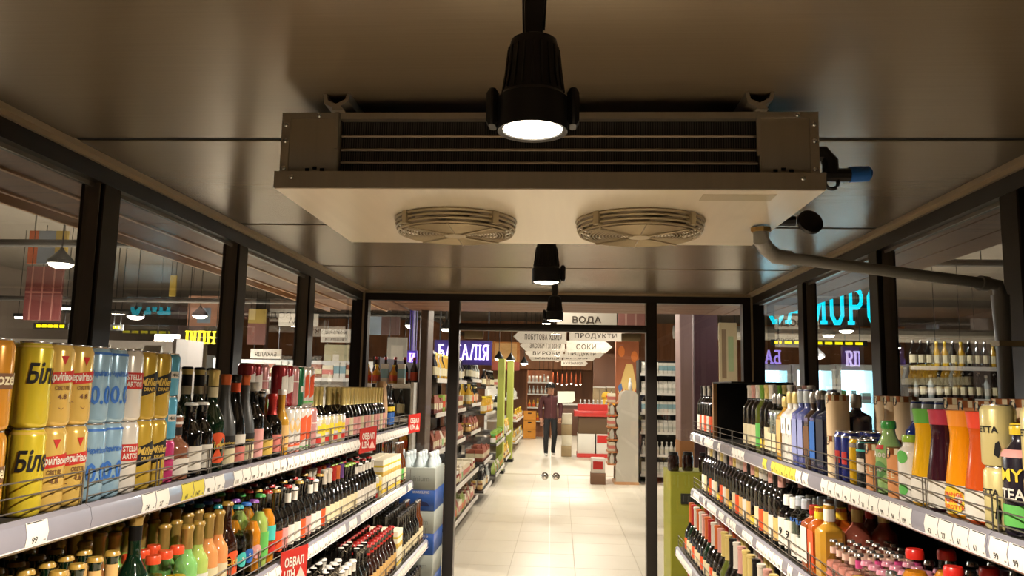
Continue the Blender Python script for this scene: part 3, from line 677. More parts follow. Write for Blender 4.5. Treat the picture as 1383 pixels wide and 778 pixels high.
k_ = KINDS['swing']; k_['parts'].append(('wire_bail', MB().tube([(.0, .0165, .225), (.018, .0175, .24), (.02, 0, .252), (.018, -.0175, .24), (0, -.0165, .225)], .0013, 4), [m_chrome]))
bottle('redcrown', 'dark bottle with red crown cap and patterned label', .031, .235, .0135, .12, .17, g_brown, c_red, labels=[(.03, .1, p_tan, 2.2), (.19, .2, p_red)], name='beer_bottle')
bottle('plain_dark', 'plain black beer bottle with black cap', .033, .26, .0135, .13, .185, g_dark, c_black, labels=[(.03, .09, p_cream, 2)], name='beer_bottle')
carton('flower', 'white patterned carton of drinks', .033, .033, .2, '#e8dfc6', bands=[(.1, .2, p_yel), (.55, .68, p_gold), (.8, .86, p_yel)])
# --- top left specials
bottle('flask', 'small round flask with pale cap and white label', .037, .17, .016, .085, .115, gloss('glass_rosy', '#8a5a44', .08), c_white, .022, .0175, labels=[(.015, .058, p_white), (.118, .14, p_black)], name='liqueur_bottle')
bottle('smallwine', 'small black wine bottle with white cap and pale label', .034, .205, .0145, .115, .16, g_dark, c_white, .008, labels=[(.02, .085, p_white, 2.0)], name='wine_bottle')
bottle('bigcider', 'tall dark bottle with large round orange label', .041, .30, .0145, .13, .215, g_green, None, foil=(f_gold, .25), labels=[(.218, .248, p_cream)], name='cider_bottle'); round_label('bigcider', .07, .045, p_orange, 'Cidre', p_gold)
bottle('lamb_grey', 'matte grey slim-waisted wine bottle', .038, .288, .0145, .10, .235, g_grey, None, foil=(f_orange, .255), labels=[(.07, .1, p_black, 2.2), (.015, .062, p_cream, 2.2)], texts=[('Lambrusco', .012, .075, p_gold, .05)], name='wine_bottle')
bottle('lamb_black', 'glossy black slim wine bottle with orange neck label', .038, .288, .0145, .10, .235, g_dark, None, foil=(f_black, .268), labels=[(.232, .262, p_orange), (.07, .1, p_white, 2.0), (.015, .062, p_rose, 2.2)], name='wine_bottle')
bottle('rosewine', 'dark wine bottle with pink and white label', .037, .265, .0145, .14, .2, g_dark, None, foil=(f_silver, .235), labels=[(.015, .11, p_pink, 2.4)], name='wine_bottle')
bottle('bulb', 'bulbous black bottle with slanted gold label', .05, .235, .016, .09, .165, g_dark, c_silver, .02, .018, labels=[(.015, .07, p_gold, 1.8)], name='liqueur_bottle')
bottle('redneck', 'black bottle with red neck and striped label', .038, .225, .0145, .11, .165, g_dark, c_red, .02, foil=(f_red, .15), labels=[(.02, .08, p_rose, 2.2)], name='liqueur_bottle')
bottle('amberslim', 'slim amber-yellow bottle with patterned sleeve', .031, .24, .013, .12, .175, l_gold, c_white, .02, labels=[(.03, .11, p_tan)], name='liqueur_bottle')
bottle('champ_back', 'tall dark green bottle with black and gold neck', .041, .308, .0145, .15, .22, g_green, None, foil=(f_black, .25), labels=[(.225, .25, p_cream), (.285, .3, f_gold)], name='sparkling_bottle')
bottle('goldneck', 'black bottle with gold foil neck and pale pink label', .034, .25, .014, .12, .17, g_dark, None, foil=(f_gold, .165), labels=[(.02, .105, p_pink, 2.4)], name='sparkling_bottle')
bottle('goldneck2', 'black bottle with gold foil neck and cream label', .034, .25, .014, .12, .17, g_dark, None, foil=(f_gold, .165), labels=[(.02, .105, p_cream, 2.4)], name='sparkling_bottle')
wr = MB(); wr.lathe([(.03, 0), (.042, .01), (.044, .12), (.038, .2), (.03, .25), (.034, .27), (.026, .285)], 9)
wr.v = [(x * (1 + .12 * math.sin(7 * z * 20 + 3 * math.atan2(y, x))), y * (1 + .12 * math.sin(5 * z * 25 + 2 * math.atan2(y, x))), z) for x, y, z in wr.v]
kind('wrapped', 'wrapped_bottle', 'bottle', 'bottle wrapped in crumpled brown paper', .05, .05, .285, [('wrapped_bottle', wr, [mat('kraft_paper', '#c9a57e', .8, noise=.15, nscale=(30, 30, 30), bump=.6)])])
bottle('darkblue', 'black bottle with blue and yellow label', .036, .27, .0145, .14, .2, g_dark, c_black, labels=[(.03, .1, p_blue), (.11, .135, p_yel, 1.5)], name='beer_bottle')
# --- right top
bottle('mytea', 'black fruit tea bottle with yellow cap and bold lettering', .037, .215, .018, .15, .185, gloss('bottle_sleeve_black', '#1a1422', .25), c_yel, .022, .0205, labels=[(.02, .06, p_green, 2.0), (.15, .165, p_pink)], texts=[('MY', .034, .105, p_yel, .045), ('TEA', .03, .07, p_white, .05)], name='tea_bottle')
def carafe(key, ds, lm, cm, lab):
    prof = [(.034, 0), (.040, .006), (.0415, .045), (.039, .08), (.032, .13), (.0275, .165), (.027, .182), (.029, .2)]
    p = [('carafe_bottle', MB().lathe(prof, 18), [lm]), ('cap', MB().lathe([(.0295, .198), (.030, .2), (.031, .218), (.0335, .232), (.031, .2335)], 18), [cm]),
         ('label', MB().lathe(slice_prof(prof, .008, .07, .0008), 18, cap0=False, cap1=False), [p_white])]
    mb = MB()
    for i, st in enumerate(lab[:-1]): text_on_can(mb, st, .012, .0435, .046 - .0135 * i, 0, 0, .02)
    if len(lab) > 1: p.append(('lettering', mb, [lab[-1]]))
    kind(key, 'carafe_bottle', 'bottle', ds, .042, .042, .2335, p)
carafe('caf_red', 'waisted carafe of red-orange juice with red cap', liq('redorange', '#c4501c'), gloss('cap_vermilion', '#e0442a', .35), (p_red,))
carafe('caf_orange', 'waisted carafe of orange juice with orange cap', liq('deeporange', '#e8920e'), gloss('cap_bright_orange', '#f0932a', .35), ('ORANGE', 'MANGO', 'CAROTTE', p_orange))
carafe('caf_purple', 'waisted carafe of dark berry juice with crimson cap', l_purple, gloss('cap_crimson', '#b03048', .35), (p_black,))
carafe('caf_yellow', 'waisted carafe of yellow juice with green cap', liq('mustard', '#d9a416'), gloss('cap_leaf', '#5aa53c', .35), (p_green,))
bottle('whitegreen', 'white bottle with light green cap and green dot', .029, .165, .015, .12, .14, g_white, c_lime, .018, .0175, name='water_bottle'); round_label('caf_orange', .038, .03, p_yel); round_label('whitegreen', .11, .016, p_green); round_label('whitegreen', .03, .014, p_green)
bottle('aloe', 'pale green aloe drink bottle with green cap', .036, .195, .0165, .11, .168, liq('aloe', '#93b774'), c_green, .021, .0195, labels=[(.118, .13, p_red, .8)], texts=[('Aloe', .024, .098, p_white, .042), ('CHIA', .014, .06, p_white, .03)], name='aloe_bottle'); round_label('aloe', .065, .022, paper('label_leaf', '#5f8f56'))
def tube_box(key, ds, col, h=.131, r=.035, capm=None, txt=None):
    m_c = capm or mat('copper_stripe', '#a5673f', .3, .8)
    p = [('drink_tube', MB().lathe([(r, 0), (r, h * .86)], 18), [paper('tube_' + key, col)]), ('cap', MB().lathe([(r * 1.005, h * .86), (r * 1.005, h * .995), (r * .95, h)], 18), [m_c])]
    st = MB()
    for k in range(9): a = k * 2 * PI / 9; st.lathe([(r * 1.012, h * .865), (r * 1.012, h * .99)], 2, a0=a, a1=a + .28)
    p.append(('cap_stripe', st, [p_cream])); mb = MB(); n = 12
    mb.add([(r * 1.02 * math.cos(.013 / r * math.cos(2 * PI * i / n)), r * 1.02 * math.sin(.013 / r * math.cos(2 * PI * i / n)), h * .87 + .013 * math.sin(2 * PI * i / n)) for i in range(n)], [tuple(range(n))]); p.append(('round_label', mb, [p_black]))
    if txt: mb = MB(); text_on_can(mb, txt, .022, r + .0012, h * .4, 0, 0, .02, .05); p.append(('lettering', mb, [p_cream]))
    kind(key, 'drink_tube', 'carton', ds, r * 1.02, r * 1.02, h, p)
tube_box('tube_cream', 'cream drink tube with copper-striped top', '#e3c9a2'); tube_box('tube_orange', 'orange-tan drink tube with copper-striped top', '#c98a58', .128, .035, None, 'HE E')
bottle('bluewater', 'deep blue bottle with tall clear cap', .036, .25, .017, .155, .19, gloss('bottle_blue', '#15307c', .15), mat('cap_clear_grey', '#aab0b0', .2), .06, .02, name='water_bottle')
bottle('navybox', 'dark navy square bottle with silver lettering', .04, .265, .0145, .19, .215, g_navy, mat('cap_grey', '#a7a49c', .35, .3), .045, .018, labels=[(.03, .18, paper('label_ink', '#2a2c3a'))], name='spirit_bottle', sq=1.0)
bottle('bluelabel', 'dark bottle with bright blue label', .033, .275, .0145, .18, .21, g_navy, c_silver, .03, labels=[(.04, .17, p_blue)], name='spirit_bottle', sq=1.0)
bottle('brownlabel', 'dark brown square bottle with gold print', .033, .27, .0145, .18, .21, gloss('bottle_umber', '#33241c', .2), c_silver, .04, labels=[(.05, .15, p_brown)], name='spirit_bottle', sq=1.0)
bottle('violet', 'violet-blue square bottle with tall clear cap', .034, .28, .015, .19, .215, g_purple, mat('cap_clear_grey'), .05, .018, labels=[(.04, .17, paper('label_violet', '#8890c0'), 1.5)], name='spirit_bottle', sq=1.0)
bottle('whitesq', 'white square bottle with black print and pale cap', .034, .27, .015, .18, .21, g_white, f_gold, .045, .018, labels=[(.11, .17, paper('label_pale', '#efece6'))], texts=[('II', .03, .125, p_black), ('21', .012, .1, p_black), ('JJ', .018, .05, p_black)], name='spirit_bottle', sq=1.0)
bottle('amberbox', 'amber bottle with tan label', .034, .25, .0145, .17, .205, l_gold, f_gold, .04, labels=[(.03, .16, p_tan)], name='spirit_bottle', sq=1.0)
bottle('clearsq', 'clear square spirit bottle', .034, .26, .0145, .18, .21, g_clear, c_silver, .04, labels=[(.03, .1, p_cream)], clear=(.19, liq('smoke', '#7d8078')), name='spirit_bottle', sq=1.0)
for nm, fm, lb, ds in (('wine_white', f_white, p_cream, 'dark wine bottle with cream label and pale foil'), ('wine_rose', f_pink, p_cream, 'dark wine bottle with cream label and dusty pink foil'), ('wine_black', f_black, p_white, 'dark wine bottle with white label and black foil'), ('wine_orange', f_silver, p_orange, 'dark wine bottle with orange label'), ('wine_tan', f_pink, p_tan, 'dark wine bottle with tan label'), ('wine_yellow', f_gold, p_yel, 'dark wine bottle with small yellow label')):
    bottle(nm, ds, .037, .298, .0148, .185, .235, g_dark, None, foil=(fm, .238), labels=[(.03, .12 if nm != 'wine_yellow' else .07, lb, 2.4)], name='wine_bottle')
bottle('wine_green', 'olive wine bottle with green label', .037, .298, .0148, .185, .235, g_olive, None, foil=(f_green, .238), labels=[(.03, .13, p_green, 2.0)], name='wine_bottle')
# --- right middle
bottle('juice_red', 'orange juice bottle with red screw cap and fruit label', .037, .232, .018, .15, .195, g_clear, gloss('cap_scarlet', '#d6261c', .35), .024, .0215, labels=[(.03, .125, p_yel), (.07, .095, p_red, 1.6), (.03, .055, p_green)], clear=(.175, l_orange), name='juice_bottle')
bottle('mini_pink', 'small clear bottle with pink neck label', .026, .15, .011, .075, .11, g_clear, c_silver, .007, .0125, labels=[(.108, .128, paper('label_blush', '#dcb8a8')), (.02, .05, p_rose, 1.8)], clear=(.08, l_pink), name='mini_bottle')
bottle('mini_yellow', 'small bottle of yellow drink with pink neck label', .026, .15, .011, .075, .11, g_clear, c_silver, labels=[(.108, .13, gloss('label_magenta', '#c2417e', .4)), (.02, .05, p_white, 1.8)], clear=(.08, l_yellow), name='mini_bottle')
bottle('mini_pinkcap', 'small clear bottle with pink cap', .027, .14, .0145, .085, .11, g_clear, c_pink, .012, .017, labels=[(.02, .06, p_pink, 2.0)], clear=(.08, l_pink), name='mini_bottle')
bottle('mini_clear', 'small clear bottle with silver cap', .027, .15, .013, .085, .11, g_clear, c_silver, .012, .015, clear=(.08, l_clear), name='mini_bottle')
carton('ocarton', 'tall orange and cream carton', .037, .037, .245, '#b3591f', bands=[(.02, .7, p_tan)], texts=[('HE', .04, .45, p_cream)])
bottle('whisky_w', 'whisky bottle with large white label and red cap', .04, .225, .0165, .16, .19, l_whis, c_red, .03, .018, labels=[(.03, .15, p_white)], name='spirit_bottle', sq=1.0)
bottle('whisky_o', 'orange spirit bottle with vertical lettering and yellow cap', .034, .23, .016, .165, .195, liq('copper', '#a85215'), c_yel, .04, .018, labels=[(.03, .15, p_orange)], texts=[('I', .1, .04, p_cream)], name='spirit_bottle', sq=1.0)
bottle('liq_gold', 'golden liqueur bottle with pale foil neck', .04, .25, .0165, .16, .195, l_gold, c_white, .055, .0185, name='liqueur_bottle', sq=1.0)
bottle('liq_rose', 'rosy brown liqueur bottle with pale foil neck', .042, .25, .0165, .15, .195, l_rose, f_gold, .055, .0185, name='liqueur_bottle')
bottle('liq_red', 'dark red bottle with red and cream neck', .038, .255, .016, .15, .195, gloss('glass_red', '#5a1410', .1), f_red, .06, .018, name='liqueur_bottle')
bottle('vodka', 'clear vodka bottle with blue lettering', .037, .235, .016, .165, .19, g_clear, mat('cap_pale_blue', '#c3c9d4', .3, .3), .035, .018, labels=[(.02, .1, p_white, 2.2)], texts=[('BUT', .02, .145, p_blue, .04)], clear=(.165, l_clear), name='vodka_bottle')
bottle('vodka2', 'clear bottle with white label and dark nine mark', .04, .22, .0165, .15, .18, g_clear, c_white, .04, .019, labels=[(.03, .135, p_white, 2.8)], texts=[('9', .04, .07, p_black)], clear=(.15, l_clear), name='vodka_bottle')
# --- right bottom: sparkling
for nm, fm, ds, gm in (('sp_pink', f_pink, 'dusty pink', g_dark), ('sp_gold', f_gold, 'gold', g_dark), ('sp_black', f_black, 'black', g_dark), ('sp_orange', f_orange, 'orange', g_dark), ('sp_red', f_red, 'red', g_green), ('sp_white', f_white, 'white', g_dark), ('sp_olive', f_gold, 'pale gold', g_olive)):
    bottle(nm, '%s sparkling wine bottle with %s foil neck' % ('olive' if nm == 'sp_olive' else 'dark', ds), .043, .305, .0155, .12, .2, gm, None, foil=(fm, .19), labels=[(.03, .1, p_cream if nm != 'sp_orange' else p_orange, 2.4)], name='sparkling_bottle')

def get_mesh(p): return p[1].mesh(p[0], p[2])
PRODUCTS = []
def place(key, x, y, z, rz, place_, row, lod=False, tier=0):
    k = KINDS[key]
    if lod:
        if k['lod'] is None:
            mb = MB(); ms = []
            for p in k['parts']:
                if p[0] in ('lettering', 'guard'): continue
                mb.merge(p[1], len(ms)); ms += p[2]
            k['lod'] = mb.mesh(k['name'], ms)
        o = ob(k['name'], k['lod'], None, (x, y, z), rz)
    else:
        if k['me'] is None: k['me'] = [get_mesh(p) for p in k['parts']]
        o = ob(k['name'], k['me'][0], None, (x, y, z), rz)
        for p, me in zip(k['parts'][1:], k['me'][1:]): ob(p[0], me, o)
    o['category'] = k['cat']
    PRODUCTS.append((o, k['desc'], place_, row, tier, (Vector((x, y, z)) - CAM).length))
    return o
JR = random.Random(11)
SHELF_NAME = {('L', 0): 'left top shelf', ('L', 1): 'left middle shelf', ('L', 2): 'left lower shelf', ('L', 3): 'left bottom deck', ('R', 0): 'right top shelf', ('R', 1): 'right middle shelf', ('R', 2): 'right lower shelf', ('R', 3): 'right bottom deck'}
def seen(x, y, z):
    d = Vector((x, y, z)) - CAM; c = d.dot(fwd)
    if c < .2: return False
    u, v = 691.5 + F_PX * d.dot(cr) / c, 389 - F_PX * d.dot(cu) / c
    return -60 < u < 1443 and v < 800
OCC = {}
def fill(side, lev, entries, y, gap=.003):
    """entries: (kind or list of kinds cycled by facing, facings, rows, tiers, x offset of the first row)"""
    z, n = LEV[side][lev]; s = SG[side]
    for en in entries:
        if isinstance(en, (int, float)): y = float(en); continue
        keys, cnt, rows, tiers = en[:4]; off = en[4] if len(en) > 4 else 0; row0 = en[5] if len(en) > 5 else 0
        keys = [keys] if isinstance(keys, str) else keys
        for i in range(cnt):
            key = keys[i % len(keys)]; k = KINDS[key]; yy = y + k['hw'] + gap / 2
            if yy + k['hw'] > BAYS[-1] - .004: break
            for r in range(rows):
                key2 = keys[i % len(keys)]
                x = n - s * (.022 + off + k['hd'] + r * (2 * k['hd'] + .004))
                if s * (x - s * k['hd'] - BACK[side]) < .015: break
                occ = OCC.setdefault((side, lev), [])
                if any((x - ox) ** 2 + (yy - oy) ** 2 < (k['hw'] + orr - .003) ** 2 for ox, oy, orr in occ): continue
                occ.append((x, yy, k['hw']))
                jx, jy = JR.uniform(-.001, .001), JR.uniform(-.001, .001)
                for t in range(tiers):
                    zz = z + t * k['h']
                    if not seen(x, yy, zz + k['h']): continue
                    rz = (-.42 + JR.uniform(-.12, .12)) if s > 0 else PI + .42 + JR.uniform(-.12, .12)
                    if k['cat'] == 'carton' or '_sq' in key or key in ('flower', 'navybox', 'bluelabel', 'brownlabel', 'violet', 'whitesq', 'amberbox', 'clearsq', 'whisky_w', 'whisky_o', 'liq_gold', 'ocarton'): rz = 0 if s > 0 else PI
                    far = yy > 4.3 or (r + row0 >= 2) or (lev >= 2 and yy > 3.6)
                    place(key, x + jx * (t == 0), yy + jy * (t == 0), zz, rz, SHELF_NAME[(side, lev)], r + row0, far, t)
            y += 2 * k['hw'] + gap
    return y
# left top shelf
fill('L', 0, [('kozel', 1, 2, 2), 1.3605, ('kozel', 1, 2, 2), 1.4725, ('bile', 1, 2, 2), ('chern', 2, 2, 2), ('zero', 2, 2, 2), ('stella', 1, 2, 2), ('miller', 2, 2, 2)], 1.288)
for t_, k_ in enumerate(('pinkcan', 'aqua', 'aqua')): place(k_, -1.04, 2.05, 1.385 + .112 * t_, -.42, SHELF_NAME[('L', 0)], 0, False, max(0, t_ - 1))
fill('L', 0, [2.082, ('flask', 1, 1, 1), ('smallwine', 2, 1, 1), ('bigcider', 1, 1, 1), ('lamb_grey', 1, 1, 1), ('lamb_black', 1, 1, 1), ('lamb_grey', 1, 1, 1), ('rosewine', 1, 2, 1), ('bulb', 1, 1, 1), ('redneck', 1, 2, 1), ('amberslim', 1, 2, 1),
    ('whitecan', 2, 1, 1), ('redcan', 2, 1, 1), ('rosecan', 1, 1, 1), (['smallred', 'smallyel'], 7, 1, 1), (['goldneck', 'goldneck2', 'goldneck'], 12, 2, 1), ('wrapped', 1, 1, 1), ('darkblue', 2, 2, 1)], 2.02)
fill('L', 0, [('champ_back', 4, 2, 1, .09, 1), ('champ_back', 1, 1, 1, .09, 1), (['champ_back', 'goldneck2'], 2, 1, 1, .09, 1), 2.86, ('crimson', 2, 1, 2, .13, 1), ('rosecan', 1, 1, 2, .13, 1), 3.10, ('crimson', 2, 1, 2, .09, 1), ('rosecan', 1, 1, 2, .09, 1), ('greencan', 1, 1, 2, .09, 1), ('redcan', 2, 1, 2, .09, 1), (['goldneck', 'goldneck2'], 5, 1, 1, .09, 1)], 2.06)
# left middle shelf
fill('L', 1, [('beer_tan', 10, 4, 1), 1.86, ('sekt_green', 1, 1, 1), ('orangecap', 3, 2, 1), (['gold_green', 'gold_lime', 'gold_peach', 'gold_peach'], 4, 5, 1), ('cider', 1, 1, 1), ('teal_clear', 1, 5, 1), ('blue_clear', 1, 5, 1), ('viol_orange', 1, 3, 1), ('mojito', 1, 4, 1), ('spritz', 1, 4, 1),
    (['dk_gold', 'dk_black', 'dk_red', 'dk_white'], 9, 5, 1), (['fo_white', 'fo_white', 'fo_pink', 'fo_orange', 'fo_purple'], 5, 5, 1), ('dk_lime', 3, 5, 1), (['dk_red', 'dk_white'], 6, 5, 1), (['smallred', 'smallyel'], 2, 3, 1), ('flower', 7, 4, 1), (['brown_end', 'green_end', 'brown_end'], 3, 3, 1)], 1.17)
fill('L', 1, [(['gold_lime', 'gold_peach', 'gold_green'], 4, 3, 1, .135, 2)], 1.87)
# left lower shelf
fill('L', 2, [('swing', 5, 5, 1), ('dk_white', 4, 6, 1), ('swing', 3, 5, 1), ('redcrown', 9, 7, 1), ('flower', 2, 3, 1), ('plain_dark', 8, 6, 1), ('brown_end', 4, 4, 1)], 2.95)
fill('L', 3, [('plain_dark', 8, 3, 1)], 4.62)
# right top shelf
fill('R', 0, [('coffeetin', 1, 1, 2), ('mytea', 1, 1, 1), ('coffeetin', 1, 1, 2), ('caf_red', 1, 1, 1), ('caf_orange', 1, 1, 1), ('caf_purple', 1, 1, 1), ('caf_yellow', 1, 1, 1), ('whitegreen', 1, 1, 1), ('tube_orange', 1, 2, 1), ('aloe', 1, 1, 1), ('tube_orange', 1, 1, 1), ('tealcan', 1, 2, 1), ('yellowcan', 1, 1, 1), ('energy', 2, 2, 1), ('tube_cream', 1, 1, 2), ('navybox', 1, 2, 1), ('bluelabel', 1, 1, 1), ('brownlabel', 1, 2, 1), ('violet', 2, 1, 1), ('whitesq', 2, 1, 1), ('amberbox', 1, 1, 1), ('clearsq', 2, 2, 1),
    (['wine_white', 'wine_yellow', 'wine_green', 'wine_white', 'wine_rose'], 6, 2, 1)], 1.515)
fill('R', 0, [('coffeetin', 1, 1, 2, .095, 1), ('tube_cream', 2, 1, 2, .10, 1), ('tube_orange', 2, 1, 2, .10, 1), ('tube_cream', 1, 1, 2, .10, 1), ('bluewater', 5, 2, 1, .16, 2), ('tube_cream', 3, 1, 2, .16, 2), 2.93, (['violet', 'bluelabel', 'whitesq', 'violet', 'clearsq', 'amberbox'], 7, 1, 1, .09, 1), (['wine_white', 'wine_rose'], 4, 2, 1, .09, 1)], 1.66)
fill('R', 0, [(['wine_orange', 'wine_black'], 6, 2, 1)], 4.66)
# right middle shelf
fill('R', 1, [('ocarton', 3, 1, 1), 1.76, ('mini_clear', 2, 2, 1), 1.885, ('juice_red', 1, 2, 1), ('mini_clear', 2, 2, 1), 2.085, ('juice_red', 1, 2, 1), ('mini_clear', 2, 2, 1), ('mini_pinkcap', 3, 3, 1), ('mini_yellow', 1, 4, 1), ('mini_pink', 4, 4, 1)], 1.50)
fill('R', 1, [('mini_clear', 4, 3, 1, .16, 2), (['mini_pinkcap', 'mini_clear'], 8, 4, 1, .17, 2)], 1.75)
fill('R', 1, [('liq_gold', 1, 1, 1), ('whisky_o', 1, 2, 1), ('whisky_w', 1, 1, 1), ('vodka', 2, 2, 1), ('vodka2', 2, 3, 1), (['wine_tan', 'wine_black', 'wine_tan', 'wine_orange', 'wine_white', 'wine_yellow'], 13, 3, 1), (['wine_black', 'wine_orange', 'wine_yellow', 'wine_white'], 9, 3, 1)], 2.735)
fill('R', 1, [('liq_rose', 1, 2, 1, .09, 2), ('liq_red', 1, 1, 1, .17, 2), (['liq_rose', 'liq_red'], 2, 1, 1, .17, 2)], 2.735)
# right lower shelf
fill('R', 2, [(['sp_black', 'sp_olive', 'sp_gold', 'sp_pink', 'sp_white'], 14, 4, 1), (['sp_orange', 'sp_white', 'sp_red', 'sp_orange', 'sp_pink', 'sp_white'], 10, 4, 1)], 2.9)
fill('R', 3, [(['sp_orange', 'sp_red'], 6, 2, 1)], 4.5)

# wooden divider box end on the right top shelf
z, n = LEV['R'][0]
dv = thing('display_crate', 'wooden-sided dark display crate end on the right top shelf', 'crate', (.87, 4.62, z))
part('side_board', MB().bbox((.022, 0, 0), (.3, .018, .31), .002), [m_black], dv)
part('front_edge', MB().bbox((0, -.012, 0), (.022, .018, .318), .002), [mat('wood_plank', '#9a7448', .55, noise=.2, nscale=(30, 3, 4))], dv)
part('top_board', MB().bbox((0, -.5, .31), (.3, .018, .318), .002), [m_black], dv)
part('back_board', MB().bbox((.302, -.5, 0), (.312, .018, .318), .002), [m_black], dv)

# red promotion cards clipped to the left shelf edges
def promo(x, y, z, label, sc=1.0):
    t = thing('promotion_card', label, 'sign', (x, y, z), 0, 'red price promotion cards')
    a = .42; u = Vector((math.sin(a), math.cos(a), 0)); nrm = Vector((math.cos(a), -math.sin(a), 0))
    w_, h_ = .066 * sc, .066 * sc
    mb = MB(); c = [u * -w_ + Vector((0, 0, -h_)), u * w_ + Vector((0, 0, -h_ * .8)), u * w_ * 1.04 + Vector((0, 0, h_)), u * -w_ + Vector((0, 0, h_ * .86))]
    mb.add(c + [p - nrm * .003 for p in c], [(0, 1, 2, 3), (7, 6, 5, 4), (0, 4, 5, 1), (1, 5, 6, 2), (2, 6, 7, 3), (3, 7, 4, 0)]); part('card', mb, [gloss('promo_red', '#b5271f', .35)], t)
    tx = MB(); o = nrm * .0015
    text_on_plane(tx, 'ОБВАЛ', .04 * sc, o + Vector((0, 0, .004 * sc)), u, (0, 0, 1), 0, .03, .095 * sc)
    text_on_plane(tx, 'ЦІН', .04 * sc, o - u * .022 * sc + Vector((0, 0, -.038 * sc)), u, (0, 0, 1), 0, .03, .052 * sc)
    part('lettering', tx, [p_white], t)
    tr = MB(); q = [o + u * .01 * sc + Vector((0, 0, -.042 * sc)), o + u * .058 * sc + Vector((0, 0, -.042 * sc)), o + u * .032 * sc + Vector((0, 0, -.004 * sc))]
    tr.add(q, [(0, 1, 2)]); part('heap_emblem', tr, [paper('promo_pale', '#e0b7ac')], t)
    part('clip', MB().box((-.035, -.006, -.006), (.0, .006, .002)), [m_tag], t)
p_ = on_x(497, 594, -.955); promo(-.955, p_.y, p_.z, 'red promotion card halfway along the left top shelf')
p_ = on_x(563, 572, -.955); promo(-.955, min(p_.y, 5.2), p_.z + .005, 'red promotion card at the far end of the left top shelf')
p_ = on_x(397, 765, -.925); promo(-.925, p_.y, p_.z, 'red promotion card on the left middle shelf edge')

# stacked packs of water by the end wall
for i in range(4):
    t = thing('water_pack', '%s pack of grey and blue boxed water bottles stacked by the end wall' % ['lowest', 'second lowest', 'third', 'topmost'][i], 'box', (-1.15, 5.28, i * .278), 0, 'stacked water packs')
    part('grey_tray', MB().bbox((0, 0, .134), (.335, .38, .277), .004), [mat('pack_grey', '#9ea59f', .35, coat=.4)], t)
    part('blue_tray', MB().bbox((0, 0, 0), (.335, .38, .134), .004), [gloss('pack_blue', '#2c57a6', .35)], t)
    tx = MB(); text_on_plane(tx, 'inium', .05, (.24, -.0012, .19), (1, 0, 0), (0, 0, 1), 0, .01); part('lettering', tx, [mat('pack_print', '#7e857f', .5)], t)
    tx = MB(); text_on_plane(tx, 'SPARKLING', .022, (.24, -.0012, .112), (1, 0, 0), (0, 0, 1), 0, .01); part('lettering', tx, [p_white], t)
    tx = MB(); tx.prism([(.19, .03), (.3, .03), (.28, .055), (.25, .06), (.245, .08), (.225, .08), (.22, .058), (.2, .055)], .001, 'y', -.0012); part('emblem', tx, [p_navy], t)
for j in range(12):
    x, y = .045 + (j % 4) * .081, .07 + (j // 4) * .12
    o = part('bottle_shoulder', MB().lathe([(.037, 0), (.036, .02), (.02, .055), (.018, .075)], 12), [mat('bottle_ice', '#b8c6cb', .2, coat=.5)], t, (x, y, .277))
    part('cap', MB().lathe([(.019, .07), (.02, .074), (.019, .09), (.016, .094)], 12), [mat('cap_ice', '#d3dde0', .3)], o)

# ================================================================== THE STORE AROUND THE COOLER
m_hall_ceil = mat('hall_ceiling_dark', '#6a645c', .8, noise=.1)
m_hall_wall = mat('hall_wall_dark', '#7a7068', .7, noise=.15, nscale=(1, 1, 1))
m_hall_wood = mat('hall_wood', '#96603a', .55, noise=.25, nscale=(6, 6, .6))
ch = struct('ceiling', MB().box((-14, -4, 4.4), (14, 33, 4.5)), [m_hall_ceil])
struct('wall_far', MB().box((-14, 32.9, 0), (14, 33, 4.4)), [m_hall_wood])
struct('wall_west', MB().box((-14, -4, 0), (-13.9, 33, 4.4)), [m_hall_wall])
struct('wall_east', MB().box((13.9, -4, 0), (14, 33, 4.4)), [m_hall_wall])
struct('wall_south', MB().box((-14, -4.1, 0), (14, -4, 4.4)), [m_hall_wall])
# service pipes under the hall ceiling
m_duct = mat('duct_grey', '#33312f', .5, .3); m_duct2 = mat('duct_pale', '#7b766e', .5, .3)
for nm, a, b, r, lb in (('service_pipe', (-3.5, 1, 3.5), (-3.5, 28, 3.5), .06, 'dark service pipe nearest the left windows under the hall ceiling'),
                        ('service_pipe', (-12, 9.5, 3.35), (-2.4, 9.5, 3.35), .05, 'dark crosswise service pipe outside the nearest left windows'),
                        ('service_pipe', (-12, 13.4, 3.05), (-2.4, 13.4, 3.05), .045, 'dark crosswise service pipe farther out beyond the left windows'),
                        ('service_pipe', (-12, 17.5, 3.2), (-2.6, 17.5, 3.2), .05, 'dark crosswise service pipe farthest out on the left'),
                        ('service_pipe', (2.8, 12.5, 3.7), (12, 12.5, 3.7), .06, 'dark service pipe above the freezers on the right'),
                        ('ventilation_duct', (2.6, 18.5, 3.0), (13, 18.5, 3.0), .16, 'pale ventilation duct crossing the hall on the right')):
    t = thing(nm, lb, 'pipe', a); v = Vector(b) - Vector(a)
    part('pipe_run', MB().tube([(0, 0, 0), v], r, 10), [m_duct2 if 'duct' in nm else m_duct], t)
    for f in (.15, .4, .65, .9): part('hanger_rod', MB().tube([v * f, v * f + Vector((0, 0, 4.4 - a[2]))], .008, 5), [m_duct], t)

